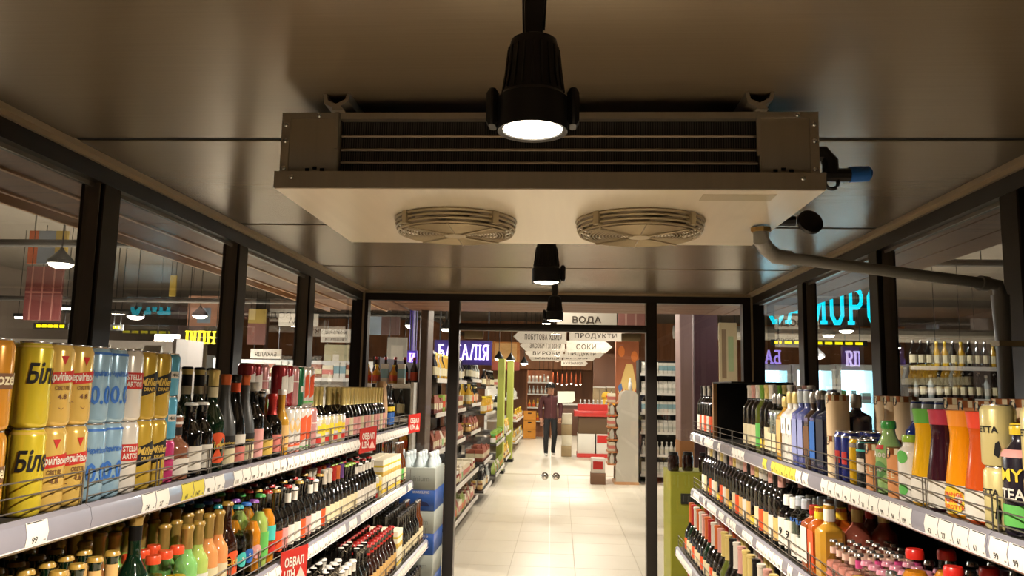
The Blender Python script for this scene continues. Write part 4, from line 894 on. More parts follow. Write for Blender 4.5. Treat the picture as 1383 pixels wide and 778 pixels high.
# hall lamps: shade, rod and a glowing disc
m_hlens = mat('hall_lens', '#ffffff', .3, emit='#fff3e0', es=25)
HL = [0]
def hall_lamp(x, y, z, watts, label, r=.14, emit=True):
    t = thing('hall_lamp', label, 'lamp', (x, y, z), 0, 'hanging lamps of the hall')
    part('shade', MB().lathe([(r, 0), (r * .96, .05), (r * .45, .13), (.03, .17), (.02, .2)], 18, cap0=False), [m_blackm], t)
    part('lens', MB().lathe([(.001, -.05), (r * .45, -.044), (r * .8, -.02), (r * .94, .01)], 18, cap1=False), [m_hlens], t)
    part('rod', MB().tube([(0, 0, .19), (0, 0, 4.4 - z)], .008, 5), [m_black], t)
    if watts:
        ld = bpy.data.lights.new('hall_light', 'AREA'); ld.shape = 'DISK'; ld.size = .25; ld.energy = watts; ld.color = (1, .88, .74) if abs(x) < 2 else (1, .95, .9)
        lo = bpy.data.objects.new('hall_light', ld); COL.objects.link(lo); lo.parent = t; lo.location = (0, 0, -.06)
AISLE = [(-.35, 8.7), (.75, 10.2), (-.4, 12.6), (.8, 14.2), (-.4, 16.5), (.7, 18.6), (-.4, 21), (.5, 24), (-.4, 27.5)]
for i, (x, y) in enumerate(AISLE):
    hall_lamp(x, y, 3.35, HALL_W * (1.9 if y > 19 else 1), 'black hanging lamp over the aisle, %s from the glass doors' % ['first', 'second', 'third', 'fourth', 'fifth', 'sixth', 'seventh', 'eighth', 'ninth'][i], .12)
hall_lamp(-2.75, 7.0, 3.2, 80, 'added black hanging lamp brightening the racks by the left end corner', .12)  # added lamp, brightens the white rack and the first aisle rack
hall_lamp(2.9, 8.6, 3.2, 80, 'added black hanging lamp brightening the racks by the right end corner', .12)  # its added counterpart, more light for the racks on this side
for i, (px, py, z, wt) in enumerate([(82, 357, 3.0, 700), (270, 427, 2.9, 700), (112, 420, 2.8, 0), (183, 428, 2.75, 700), (60, 312, 3.1, 0)][:4]):
    p = on_z(px, py, z); hall_lamp(p.x, p.y, p.z, wt, ['bright hanging lamp seen through the nearest left window', 'hanging lamp above the yellow letters left of the cooler', 'faint lamp near the post of the nearest left window', 'small far lamp left of the yellow letters', 'dim high lamp at upper left outside'][i], .15)
for i, (px, py, z, wt) in enumerate([(1206, 470, 2.55, 500), (1143, 447, 2.9, 700), (1104, 482, 2.4, 0)]):
    p = on_z(px, py, z); hall_lamp(p.x, p.y, p.z, wt, ['brightest lamp seen through the large right window', 'small lamp under the cyan letters on the right', 'low glare lamp above the freezers'][i], .15)
for i, (px, py) in enumerate([(398, 438), (425, 490), (523, 486), (603, 445), (555, 440), (674, 485), (690, 487), (708, 491), (560, 441)][:8]):
    z = 2.75 if py < 460 else 2.35; p = on_z(px, py, z)
    if p.y < 31: hall_lamp(p.x, p.y, p.z, 0, 'small distant hall lamp, %s counted from the left' % ['first', 'second', 'third', 'fifth', 'fourth', 'sixth', 'seventh', 'eighth'][i], .12)
# long fluorescent fittings seen through the left windows
for i, (xa, xb, py) in enumerate([(75, 118, 418), (20, 62, 430)]):
    a = on_y(xa, py, 14); b = on_y(xb, py, 14)
    t = thing('strip_light', ['long bright strip light outside the nearest left window', 'second strip light further left outside'][i], 'lamp', a)
    part('housing', MB().box((0, -.05, .03), (b.x - a.x, .05, .09)), [m_blackm], t); part('diffuser', MB().box((.02, -.04, 0), (b.x - a.x - .02, .04, .03)), [m_hlens], t)
    for f in (.1, .9): part('hanger_rod', MB().tube([((b.x - a.x) * f, 0, .09), ((b.x - a.x) * f, 0, 4.4 - a.z)], .006, 5), [m_black], t)

# ---- glowing letter signs
def letter_sign(name, text, label, px0, py_base, px1, hgt_px, Y, face, board=None, mirror=False, es=3):
    a = on_y(px0, py_base, Y); b = on_y(px1, py_base, Y); h = hgt_px * (a - CAM).dot(fwd) / F_PX
    ws = sum(SLAB[c][0] for c in text) * h; k = (b.x - a.x) / ws
    t = thing(name, label, 'sign', (a.x, Y, a.z))
    x = 0
    for c in (reversed(text) if mirror else text):
        mb, wd = slab_letter(c, h)
        mb.v = [((wd - vx if mirror else vx) * k + x, vy, vz) for vx, vy, vz in mb.v]
        if mirror: mb.f = [tuple(reversed(f)) for f in mb.f]
        part('letter', mb, [mat('glow_' + face, face, .4, emit=face, es=es)], t); x += wd * k
    if board: part('board', MB().bbox((-.25 * h, .002, -.35 * h), (x + .15 * h, .06, 1.3 * h), .005), [mat('board_' + board, board, .5)], t)
    part('hanger', MB().tube([(.1 * h, .03, 1.2 * h), (.1 * h, .03, 4.4 - a.z)], .01, 5), [m_black], t)
    part('hanger', MB().tube([(x - .1 * h, .03, 1.2 * h), (x - .1 * h, .03, 4.4 - a.z)], .01, 5), [m_black], t)
    if not board: part('mounting_rail', MB().box((0, .005, .45 * h), (x, .03, .55 * h)), [m_black], t)
letter_sign('letter_sign', 'ЗАМОРО', 'large cyan glowing letters beyond the right windows', 1036, 437, 1194, 50, 14.0, '#00d8f0', es=1.6)
letter_sign('letter_sign', 'БАКАЛІЯ', 'purple grocery sign with white glowing letters over the left racks', 591, 485, 661, 20, 10.9, '#e6d4ff', '#3b2a78', es=2.2)
letter_sign('letter_sign', 'ШПН', 'yellow glowing letters seen through the second left window', 250, 464, 292, 17, 16.0, '#f0e000', es=1.8)
letter_sign('letter_sign', 'БА', 'small purple letters seen from behind above the freezers', 1032, 491, 1055, 18, 13.4, '#a890f0', mirror=True, es=1.2)  # window reflection of the grocery sign, built as mirrored letters
letter_sign('letter_sign', 'И', 'single purple letter on a violet column beyond the left end window', 552, 489, 561, 12, 12.5, '#d8b8ff', '#5a3ab0', es=1.6)
def dash_sign(label, px0, px1, py, Y, hp, n):
    a = on_y(px0, py, Y); b = on_y(px1, py, Y); t = thing('glowing_strip', label, 'sign', a); L = b.x - a.x
    h = hp * Y / F_PX
    part('backing', MB().box((-.05, .01, -.03), (L + .05, .03, h + .03)), [m_black], t)
    for k in range(n): part('letter', MB().bbox((L * (k + .08) / n, -.01, 0), (L * (k + .8) / n, .01, h), .004), [mat('glow_yellow', '#f2dc00', .4, emit='#f2dc00', es=1.5)], t)
    for f in (.05, .95): part('hanger', MB().tube([(L * f, .02, h), (L * f, .02, 4.4 - a.z)], .008, 5), [m_black], t)
dash_sign('dashed yellow glowing strip under the cyan letters', 1045, 1168, 464, 15.0, 3.5, 9)
dash_sign('dashed yellow glowing strip in the nearest left window', 48, 88, 442, 13.5, 4, 5)
dash_sign('short yellow glowing strip left of the second post', 152, 162, 444, 13.5, 3.5, 2)

# ---- hanging arrow signs over the aisle
m_sign = mat('sign_pale', '#cfc6b8', .6); m_signt = paper('sign_ink', '#4a4038')
def arrow_sign(Y, pairs):
    for (txt, d, pt, pb, px0, px1, lb) in pairs:
        a = on_y(px0, pb, Y); b = on_y(px1, pt, Y); w_ = b.x - a.x; h_ = b.z - a.z; tip = h_ * .55
        t = thing('arrow_sign', lb, 'sign', (a.x, Y, a.z), 0, 'pale arrow signs hung along the aisle')
        poly = [(0, 0), (w_ - tip, 0), (w_, h_ / 2), (w_ - tip, h_), (0, h_)] if d > 0 else [(tip, 0), (w_, 0), (w_, h_), (tip, h_), (0, h_ / 2)]
        part('board', MB().prism(poly, .03, 'y', 0), [m_sign], t)
        mb = MB(); cx = (w_ - tip) / 2 if d > 0 else (w_ + tip) / 2
        text_on_plane(mb, txt, h_ * .58, (cx, -.003, h_ * .28), (1, 0, 0), (0, 0, 1), 0, .015, (w_ - tip) * (.8 if len(txt) > 5 else .5), 1.1)
        part('lettering', mb, [m_signt], t)
        for f in (.25, .75): part('hanger_wire', MB().tube([(w_ * f, .015, h_ - .005), (w_ * f, .015, 4.4 - a.z)], .004, 4), [m_black], t)
arrow_sign(11.6, [('ПРОДУКТИ', 1, 447, 460, 769, 848, 'second right-pointing arrow sign with long word'), ('ПОБУТОВА ХІМІЯ', -1, 447, 463, 693, 765, 'second left-pointing arrow sign with two long words')])
arrow_sign(15.0, [('СОКИ', 1, 461, 476, 765, 827, 'third right-pointing arrow sign with four large letters'), ('ЗАСОБИ ГІГІЄНИ', -1, 460, 474, 702, 763, 'third left-pointing arrow sign below two others')])
arrow_sign(18.0, [('ПРОДУКТИ', 1, 472, 483, 763, 816, 'fourth right-pointing arrow sign'), ('ВИРОБИ', -1, 472, 482, 709, 761, 'fourth left-pointing arrow sign')])
arrow_sign(20.5, [('ВИРОБИ', 1, 479, 487, 761, 805, 'fifth right-pointing arrow sign'), ('БАКАЛІЯ', -1, 480, 487, 714, 759, 'fifth left-pointing arrow sign')])
arrow_sign(22.5, [('КУЛІНАРІЯ', 1, 487, 494, 758, 794, 'small farthest right-pointing arrow sign')])
def plain_sign(txt, px0, py0, px1, py1, Y, lb, mirror=False):
    a = on_y(px0, py1, Y); b = on_y(px1, py0, Y); w_, h_ = b.x - a.x, b.z - a.z
    t = thing('hanging_sign', lb, 'sign', (a.x, Y, a.z)); part('board', MB().box((0, 0, 0), (w_, .03, h_)), [m_sign], t)
    mb = MB()
    for i, line in enumerate(txt.split('|') if txt else ()):
        n = len(txt.split('|')); text_on_plane(mb, line, h_ / n * .6, (w_ / 2, -.003, h_ * (n - 1 - i + .25) / n), (-1 if mirror else 1, 0, 0), (0, 0, 1), 0, .01, w_ * (.7 if len(txt) > 4 else .48))
    if txt: part('lettering', mb, [m_signt], t)
    for f in (.1, .9): part('hanger_wire', MB().tube([(w_ * f, .015, h_), (w_ * f, .015, 4.4 - a.z)], .004, 4), [m_black], t)
plain_sign('ВОДА', 376, 424, 430, 440, 12.0, 'pale hanging sign with reversed letters in the third left window', True)
plain_sign('МОЛОЧНІ|ПРОДУКТИ', 433, 445, 474, 462, 12.0, 'pale two-line hanging sign in the fourth left window', True)
plain_sign('БАКАЛІЯ', 338, 472, 380, 484, 14.0, 'low pale hanging sign in the third left window', True)
plain_sign('', 208, 452, 243, 467, 14.0, 'small pale hanging sign left of the yellow letters')
plain_sign('', 104, 442, 118, 460, 12.0, 'small square sign beside the first left post')
plain_sign('ВОДА', 752, 422, 833, 440, 9.0, 'pale board with four large letters above the door transom')
# ---- hanging banners and columns seen through the windows
def banner(px0, py0, px1, py1, Y, bands, lb, name='banner', th=.04, cat='banner'):
    a = on_y(px0, py1, Y); b = on_y(px1, py0, Y); w_, h_ = b.x - a.x, b.z - a.z
    t = thing(name, lb, cat, (a.x, Y, a.z))
    for i, (f0, f1, g0, g1, c) in enumerate(bands):
        part('panel', MB().box((w_ * f0, .001 * -i, h_ * g0), (w_ * f1, th, h_ * g1)), [mat('banner_' + c, c, .6, noise=.15, nscale=(3, 3, 3))], t)
    for f in (.1, .9): part('hanger_wire', MB().tube([(w_ * f, th / 2, h_ - .01), (w_ * f, th / 2, 4.4 - a.z)], .005, 4), [m_black], t)
    return t
banner(835, 424, 872, 440, 9.2, [(0, 1, 0, 1, '#8f5f58'), (.25, .32, 0, 1, '#b08a80'), (.6, .67, 0, 1, '#b08a80')], 'dusty red striped box sign above the door transom')
banner(30, 360, 86, 432, 11.0, [(0, 1, 0, 1, '#5e2a26'), (.15, .19, 0, 1, '#8a5a50'), (.45, .49, 0, 1, '#8a5a50'), (.75, .79, 0, 1, '#8a5a50'), (0, 1, .5, .53, '#8a5a50')], 'dark red plaid hanging cloth outside the nearest left window')
banner(36, 312, 92, 356, 11.6, [(0, .25, 0, 1, '#a3532f'), (.25, .7, 0, 1, '#6f7884'), (.7, 1, .2, 1, '#a08a3a')], 'orange, grey and yellow banner above the red plaid cloth')
banner(228, 372, 238, 400, 12.5, [(0, 1, 0, 1, '#9a8434')], 'narrow mustard banner in the second left window')
banner(252, 400, 300, 440, 17.0, [(0, 1, 0, 1, '#7d5a4a'), (.3, .7, .1, .6, '#5c6c80')], 'brown and blue poster behind the yellow letters')
banner(333, 418, 360, 465, 13.0, [(0, 1, .6, 1, '#96803a'), (0, 1, 0, .6, '#6a3f35')], 'mustard and maroon banner in the third left window')
banner(437, 466, 472, 498, 14.0, [(0, 1, 0, 1, '#a8a283'), (.35, .6, .3, .6, '#d8d2c4')], 'cream poster in the fourth left window')
banner(522, 456, 550, 492, 11.0, [(0, 1, 0, 1, '#8e8678'), (.2, .8, .1, .7, '#a49a8a')], 'grey poster with a pale figure shape beyond the left end window')
banner(498, 428, 540, 452, 13.0, [(0, .4, 0, 1, '#8a9aa8'), (.4, 1, 0, 1, '#5a4038')], 'blue-grey and brown high panel beyond the left end window')
banner(664, 462, 702, 500, 24.0, [(0, 1, 0, 1, '#c07a3a'), (.1, .9, .35, .95, '#e0b070'), (0, 1, 0, .3, '#b45a48')], 'orange lattice panel above the distant racks')
banner(972, 436, 995, 530, 11.5, [(0, 1, 0, 1, '#9c8a68'), (.15, .4, .2, .9, '#6b5335'), (.5, .8, .3, .8, '#7f8a60')], 'tan poster with a tree drawing beyond the right end window')
banner(1262, 465, 1302, 510, 11.0, [(0, 1, 0, 1, '#8d8578'), (.25, .6, .2, .5, '#c8c0b0')], 'grey poster with bottle print in the large right window')
def column(px0, px1, Y, lb, c, c2=None, zs=0):
    a = on_y(px0, 480, Y); b = on_y(px1, 480, Y); t = thing('column', lb, 'column', (a.x, Y, 0))
    part('shaft', MB().bbox((0, 0, zs), (b.x - a.x, .35, 4.4), .01), [mat('column_' + c, c, .45, noise=.12, nscale=(2, 2, .5))], t)
    if zs: part('foot_cladding', MB().bbox((-.004, -.004, 0), (b.x - a.x + .004, .354, zs), .01), [mat('column_' + c2, c2, .5, noise=.2, nscale=(3, 3, .5))], t)
column(918, 936, 9.0, 'pale mauve column with wooden foot beyond the right end window', '#a08584', '#8a5a2e', 1.1)
column(937, 970, 9.6, 'broad dark maroon column beyond the right end window', '#3c2228')
column(552, 557, 12.6, 'slim violet column beyond the left end window', '#4a35a0')
column(566, 577, 8.0, 'grey-brown post beside the first left rack', '#5c4c42')

# ---- goods for the store racks (small in view, so each is one mesh)
def okind(key, name, cat, desc, mb, mats, hw, hd, h): kind(key, name, cat, desc, hw, hd, h, [(name, mb, mats)])
def obottle(key, desc, r, h, gm, cm, lm): 
    mb = MB(); mb.lathe([(r * .9, 0), (r, .01), (r, h * .55), (r * .4, h * .75), (r * .38, h * .9)], 10, 0); mb.lathe([(r * .45, h * .9), (r * .45, h * .99), (r * .4, h)], 10, 1); mb.lathe([(r * 1.02, h * .15), (r * 1.02, h * .45)], 10, 2, cap0=False, cap1=False)
    okind(key, 'bottle', 'bottle', desc, mb, [gm, cm, lm], r * 1.03, r * 1.03, h)
def ojar(key, desc, r, h, gm, cm, lm):
    mb = MB(); mb.lathe([(r * .9, 0), (r, .01), (r, h * .75), (r * .8, h * .83)], 10, 0); mb.lathe([(r * .85, h * .83), (r * .85, h * .99), (r * .8, h)], 10, 1); mb.lathe([(r * 1.02, h * .15), (r * 1.02, h * .6)], 10, 2, cap0=False, cap1=False)
    okind(key, 'jar', 'jar', desc, mb, [gm, cm, lm], r * 1.03, r * 1.03, h)
def obag(key, desc, w_, h, cm, lm):
    mb = MB(); d_ = w_ * .45
    for z, k in ((0, .75), (h * .12, 1), (h * .6, .95), (h * .92, .35), (h, .3)): pass
    rings = [[(sx * d_ * kd, sy * w_ * kw, z) for sx, sy in ((1, -1), (1, 1), (-1, 1), (-1, -1))] for z, kd, kw in ((0, .8, .9), (h * .12, 1, 1), (h * .6, .95, 1), (h * .93, .12, .98), (h, .1, 1))]
    vs = [v for r in rings for v in r]; fs = [(3, 2, 1, 0), (16, 17, 18, 19)] + [(j * 4 + i, j * 4 + (i + 1) % 4, j * 4 + 4 + (i + 1) % 4, j * 4 + 4 + i) for j in range(4) for i in range(4)]
    mb.add(vs, fs, 0); mb.add([(d_ * 1.01, -w_ * .6, h * .2), (d_ * 1.01, w_ * .6, h * .2), (d_ * .97, w_ * .6, h * .55), (d_ * .97, -w_ * .6, h * .55)], [(0, 1, 2, 3)], 1)
    okind(key, 'bag', 'bag', desc, mb, [cm, lm], w_, d_, h)
def obox(key, desc, w_, d_, h, cm, lm, name='box'):
    mb = MB().bbox((-d_, -w_, 0), (d_, w_, h), .004); mb.box((-d_ - .001, -w_ - .001, h * .3), (d_ + .001, w_ + .001, h * .65), 1); okind(key, name, 'box', desc, mb, [cm, lm], w_ + .001, d_ + .001, h)
obottle('o_dk', 'dark bottle with pale label', .04, .3, g_dark, c_silver, p_cream); obottle('o_oil', 'golden oil bottle with yellow cap', .042, .29, liq('oil', '#c79a2a'), c_yel, p_cream)
obottle('o_red', 'dark bottle with red cap', .04, .28, g_brown, c_red, p_orange); obottle('o_orange', 'orange juice bottle with yellow cap', .045, .25, liq('ojuice', '#e09a2a'), c_yel, p_orange); obottle('o_water', 'pale bottle with white cap', .042, .27, liq('pale2', '#a9b0ac'), c_white, p_white)
obottle('o_juice', 'short orange juice bottle with yellow cap', .042, .19, liq('ojuice', '#e09a2a'), c_yel, p_orange)
ojar('o_jarred', 'jar of red preserve', .045, .14, liq('preserve', '#8a3022'), c_white, p_cream); ojar('o_jarbrown', 'brown jar with gold lid', .042, .13, liq('spread', '#6b3f22'), c_gold, p_tan); ojar('o_jargreen', 'jar of green pickles', .045, .16, liq('pickle', '#5d6b2c'), c_green, p_white)
obag('o_bagred', 'brick red snack bag', .075, .2, paper('bag_brick', '#8f4a3a'), p_cream); obag('o_baggreen', 'green snack bag', .075, .2, paper('bag_green', '#8a9a48'), p_orange); obag('o_bagwhite', 'whitish snack bag', .075, .19, paper('bag_pale', '#cfc6b8'), p_green); obag('o_bagbrown', 'brown paper bag', .07, .2, paper('bag_brown', '#8a6644'), p_cream)
obox('o_boxred', 'brown and red box', .07, .06, .17, paper('box_russet', '#8a4a34'), p_cream); obox('o_boxgreen', 'green and orange drink box', .05, .05, .2, paper('box_lime', '#8db04a'), p_orange); obox('o_boxcream', 'cream box with red band', .07, .06, .16, paper('box_cream', '#d8cbb0'), p_rose)
mb = MB().box((-.035, -.035, 0), (.035, .035, .16)); mb.prism([(-.035, .16), (.035, .16), (.003, .2), (.003, .215), (-.003, .215), (-.003, .2)], .07, 'y', -.035); mb.box((-.036, -.036, .05), (.036, .036, .1), 1)
okind('o_milk', 'milk_carton', 'carton', 'white milk carton', mb, [p_white, paper('milk_print', '#b9b8ae')], .037, .037, .215)
mb = MB().box((-.035, -.035, 0), (.035, .035, .2)); mb.box((-.036, -.036, .06), (.036, .036, .15), 1); okind('o_milkblue', 'milk_carton', 'carton', 'white carton with blue-green band', mb, [p_white, paper('milk_blue', '#7fa0a8')], .037, .037, .2)
obottle('o_milkbot', 'white milk bottle', .038, .23, g_white, c_white, paper('milk_label', '#c8c4b4'))
m_store = mat('store_rack_dark', '#3a332e', .5, .2); m_railw = mat('store_rail_white', '#d8d3cb', .4)
def rack(label, x0, x1, y0, y1, face, levels, fills, place_, col=None, top=None, step=.005, base_col=None, rows=1, seed=1, light=0):
    """face: '+x' towards the aisle or '-y' towards the cooler; fills: one list of kinds for each level"""
    rn = random.Random(seed); c = col or m_store
    t = thing('store_rack', label, 'shelving', (x0, y0, 0), 0, 'store racks'); W, D = x1 - x0, y1 - y0; top = top or levels[-1] + .4
    if face == '+x':
        part('back_panel', MB().box((0, 0, 0), (.02, D, top)), [c], t)
        for yy in (0, D - .03): part('upright', MB().box((.02, yy, 0), (.07, yy + .03, top)), [c], t)
    else:
        part('back_panel', MB().box((0, D - .02, 0), (W, D, top)), [c], t)
        for xx in (0, W - .03): part('side_panel', MB().box((xx, 0, 0), (xx + .03, D - .02, top)), [c], t)
    for li, z in enumerate(levels):
        dep = 1 if li < 2 else .78
        if face == '+x':
            xe = W * dep; sh = part('shelf', MB().box((.02, .0, z - .03), (xe, D, z)), [c], t)
            part('price_rail', MB().box((xe, 0, z - .035), (xe + .012, D, z + .012)), [m_railw], sh)
            y = .04
            while True:
                key = rn.choice(fills[li % len(fills)]); k = KINDS[key]
                if y + 2 * k['hw'] > D - .03: break
                for r in range(rows): place(key, x0 + xe - .02 - k['hd'] - r * (2 * k['hd'] + .005), y0 + y + k['hw'], z, rn.uniform(-.1, .1) if k['hw'] == k['hd'] else 0, place_, r, True)
                y += 2 * k['hw'] + step
        else:
            sh = part('shelf', MB().box((.03, 0, z - .03), (W - .03, D - .02, z)), [c], t)
            part('price_rail', MB().box((.03, -.012, z - .04), (W - .03, 0, z + .005)), [m_railw], sh)
            x = .05
            while True:
                key = rn.choice(fills[li % len(fills)]); k = KINDS[key]
                if x + 2 * k['hw'] > W - .04: break
                for r in range(rows): place(key, x0 + x + k['hw'], y0 + .02 + k['hd'] + r * (2 * k['hd'] + .005), z, -PI / 2, place_, r, True)
                x += 2 * k['hw'] + step
    return t
rack('long dark rack of snacks and jars nearest the left of the aisle', -2.0, -1.12, 8.35, 11.0, '+x', [.18, .55, .95, 1.35, 1.72], [['o_bagred', 'o_baggreen', 'o_boxcream'], ['o_boxcream', 'o_jarred', 'o_bagwhite'], ['o_bagwhite', 'o_boxred', 'o_bagred'], ['o_boxgreen', 'o_bagred', 'o_boxred'], ['o_oil', 'o_dk', 'o_water']], 'first left aisle rack', seed=2, top=1.95, rows=2)
rack('short dark rack with wire basket foot, second on the left', -1.95, -1.06, 11.25, 12.5, '+x', [.2, .6, 1.0, 1.4, 1.75], [['o_jarbrown', 'o_water', 'o_dk'], ['o_bagred', 'o_boxred'], ['o_bagred', 'o_jarbrown'], ['o_oil', 'o_dk', 'o_orange'], ['o_dk', 'o_water']], 'second left aisle rack', seed=3, top=2.05, rows=2)
rack('third dark rack on the left of the aisle', -1.95, -1.06, 13.4, 15.3, '+x', [.2, .7, 1.2, 1.65], [['o_baggreen', 'o_bagwhite'], ['o_boxgreen', 'o_jargreen'], ['o_orange', 'o_oil'], ['o_dk', 'o_bagbrown']], 'third left aisle rack', seed=4, step=.06)
rack('fourth dark rack on the left of the aisle', -1.95, -1.1, 16.4, 17.8, '+x', [.2, .7, 1.2, 1.65], [['o_oil', 'o_jarbrown'], ['o_oil', 'o_bagwhite'], ['o_dk', 'o_oil'], ['o_bagbrown', 'o_boxcream']], 'fourth left aisle rack', seed=5, step=.08)
rack('far pale rack on the left of the aisle', -1.95, -1.12, 20.5, 24.2, '+x', [.25, .8, 1.35], [['o_oil', 'o_water'], ['o_oil', 'o_boxcream'], ['o_water', 'o_milk']], 'farthest left aisle rack', m_railw, seed=6, step=.12)
rack('brightly lit white rack beyond the left end window', -2.12, -1.45, 7.8, 8.25, '-y', [.35, .68, 1.0, 1.33, 1.66], [['o_bagred', 'o_jarred'], ['o_jarbrown', 'o_jarred'], ['o_orange', 'o_water'], ['o_dk', 'o_oil'], ['o_juice', 'o_juice', 'o_milkblue']], 'white rack past left end window', m_railw, seed=7, top=1.68)
for k in range(6): place('o_red', -2.02 + k * .1, 8.16, 1.66, 0, 'white rack past left end window', 0, True)
rack('black rack of white dairy cartons right of the aisle', 1.42, 2.75, 14.6, 15.1, '-y', [.15, .5, .9, 1.25, 1.6, 1.95], [['o_milk', 'o_milkbot'], ['o_milkbot', 'o_milkbot', 'o_milk'], ['o_milk', 'o_milk'], ['o_milk', 'o_milkblue'], ['o_milk'], ['o_milkblue', 'o_milk']], 'dairy rack', mat('rack_black', '#171412', .5), seed=8, top=2.2, step=.006)
rack('distant wooden drinks rack at the end of the aisle', -1.15, -.3, 27.0, 27.4, '-y', [.55, 1.0, 1.45, 1.85], [['o_orange'], ['o_oil', 'o_orange'], ['o_water'], ['o_milk', 'o_water']], 'distant drinks rack', m_hall_wood, seed=9, step=.05)
rack('dark rack of bottles beyond the large right window', 3.95, 6.6, 9.3, 9.8, '-y', [1.3, 1.62, 1.98], [['o_dk'], ['o_dk', 'o_water', 'o_dk'], ['o_dk', 'o_dk', 'o_oil']], 'rack past right windows', seed=10, top=2.0)
rack('pale rack seen just above the cans through the left windows', -5.2, -3.2, 6.4, 6.9, '-y', [1.3, 1.75], [['o_dk'], ['o_bagwhite', 'o_boxcream', 'o_bagbrown']], 'pale rack past nearest left window', m_railw, seed=12, top=2.0)
rack('pale rack in the third and fourth left windows', -4.4, -2.3, 9.8, 10.3, '-y', [1.3, 1.72], [['o_bagwhite'], ['o_bagwhite', 'o_boxcream', 'o_boxred', 'o_milkblue']], 'pale rack past third left window', m_railw, seed=13, top=1.95)
# lime end panels of the racks
for (pa, pb, Y, z1, lb) in ((671, 680, 15.45, 2.2, 'lime green panel at the end of the third left rack'), (684, 692, 17.95, 2.25, 'lime green panel at the end of the fourth left rack')):
    a = on_y(pa, 560, Y); b = on_y(pb, 560, Y); t = thing('end_panel', lb, 'panel', (a.x, Y, 0))
    part('board', MB().bbox((0, 0, .06), (b.x - a.x, .3, z1), .006), [mat('lime_board', '#b0b850', .5)], t); part('plinth', MB().box((-.03, -.02, 0), (b.x - a.x + .03, .32, .06)), [m_black], t)
# orange crates by the distant drinks rack
for i in range(3):
    t = thing('drinks_crate', 'orange plastic crate, %s of a stack by the distant drinks rack' % ['lowest', 'middle', 'topmost'][i], 'crate', (-1.2, 26.2, i * .3), 0, 'orange drinks crates')
    mb = MB().box((0, 0, 0), (.4, .3, .02)); 
    for a, b in (((0, 0, .02), (.4, .015, .29)), ((0, .285, .02), (.4, .3, .29)), ((0, .015, .02), (.015, .285, .29)), ((.385, .015, .02), (.4, .285, .29))): mb.box(a, b)
    part('crate_body', mb, [mat('crate_orange', '#c98420', .5)], t); part('handle_slot', MB().box((.14, -.001, .2), (.26, 0, .24)), [m_gap], t)
# olive promotional bin and wooden boards outside the right end window
t = thing('promotion_bin', 'olive green promotional bin standing just outside the right end window', 'bin', (.86, 6.35, 0))
part('bin_body', MB().bbox((0, 0, .05), (.42, .4, 1.02), .006), [mat('olive_board', '#b5b03a', .5, noise=.05)], t); part('plinth', MB().box((.01, .01, 0), (.41, .39, .05)), [m_black], t)
part('price_frame', MB().bbox((.08, -.012, .78), (.34, 0, .86), .003), [mat('frame_dark', '#3c3a34', .4)], t)
mb = MB()
for k in range(14): mb.box((.1 + k * .016, -.0135, .795), (.106 + k * .016, -.012, .845))
part('barcode', mb, [m_tagr], t)
part('seam', MB().box((.23, -.002, .05), (.236, 0, 1.0)), [m_black], t)
for i, (x, y) in enumerate(((.9, 6.45), (1.02, 6.5), (1.14, 6.44))):
    o = thing('dark_jar', 'dark jar on the olive bin, %s from the left' % ['first', 'second', 'third'][i], 'jar', (x, y, 1.02), 0, 'jars on the olive bin')
    part('jar_body', MB().lathe([(.04, 0), (.045, .01), (.045, .11), (.035, .125)], 12), [g_brown], o); part('lid', MB().lathe([(.037, .12), (.037, .145), (.034, .148)], 12), [c_black], o)

# ---- white display stand with wavy shelves
Y = 14.2; a = on_y(830, 650, Y); b = on_y(862, 650, Y); W = b.x - a.x
t = thing('display_stand', 'white cardboard display stand with rounded top and scalloped edge', 'stand', (a.x, Y, 0))
H = on_y(845, 527, Y).z
pts = [(0.02, 0), (W, 0), (W, H * .93)] + [(W * .62 + W * .38 * math.cos(u), H * .93 + H * .07 * math.sin(u)) for u in [PI * k / 8 for k in range(1, 8)]] + [(W * .24, H * .9)]
for k in range(5): 
    zc = H * (.86 - k * .13); pts += [(W * .16, zc), (W * .05, zc - H * .05), (W * .12, zc - H * .1)]
pts += [(0.02, H * .2)]
part('side_panel', MB().prism(pts, .03, 'y', 0), [mat('stand_white', '#c9c2b4', .5)], t)
part('side_panel', MB().prism(pts, .03, 'y', .55), [mat('stand_white', '#c9c2b4', .5)], t)
part('base_edge', MB().box((-.01, -.01, 0), (W + .01, .59, .05)), [m_wood_edge], t)
for k in range(6):
    zc = H * (.2 + k * .13); part('shelf', MB().box((-.12, .031, zc), (W - .02, .549, zc + .025)), [mat('stand_orange', '#b9713a', .5)], t)
    for j in range(4):
        place('o_boxcream' if (j + k) % 2 else 'o_bagwhite', a.x - .045, Y + .13 + j * .1 if False else Y + .12 + j * .11 if False else Y + .11 + j * .155 - .0, zc + .025, PI, 'white display stand', k, True) if j < 3 else None
bt = thing('white_spray_bottle', 'slim white spray bottle on top of the display stand', 'bottle', (a.x + W * .72, Y + .3, H * 1.0 - .005))
part('bottle_body', MB().lathe([(.03, 0), (.035, .01), (.035, .14), (.015, .17)], 12), [g_white], bt); part('nozzle', MB().lathe([(.015, .17), (.015, .2), (.01, .23)], 10), [c_white], bt)
t = thing('carton_pile', 'red and white carton standing beside the display stand', 'box', (a.x - .42, Y - .1, 0))
part('lower_box', MB().bbox((0, 0, 0), (.26, .3, .2), .004), [paper('pile_brown', '#7a5a44')], t); part('upper_box', MB().bbox((.01, .01, .2), (.25, .29, .45), .004), [paper('pile_white', '#d8cfc4')], t); part('red_print', MB().box((.04, .008, .26), (.21, .01, .4)), [p_red], t)

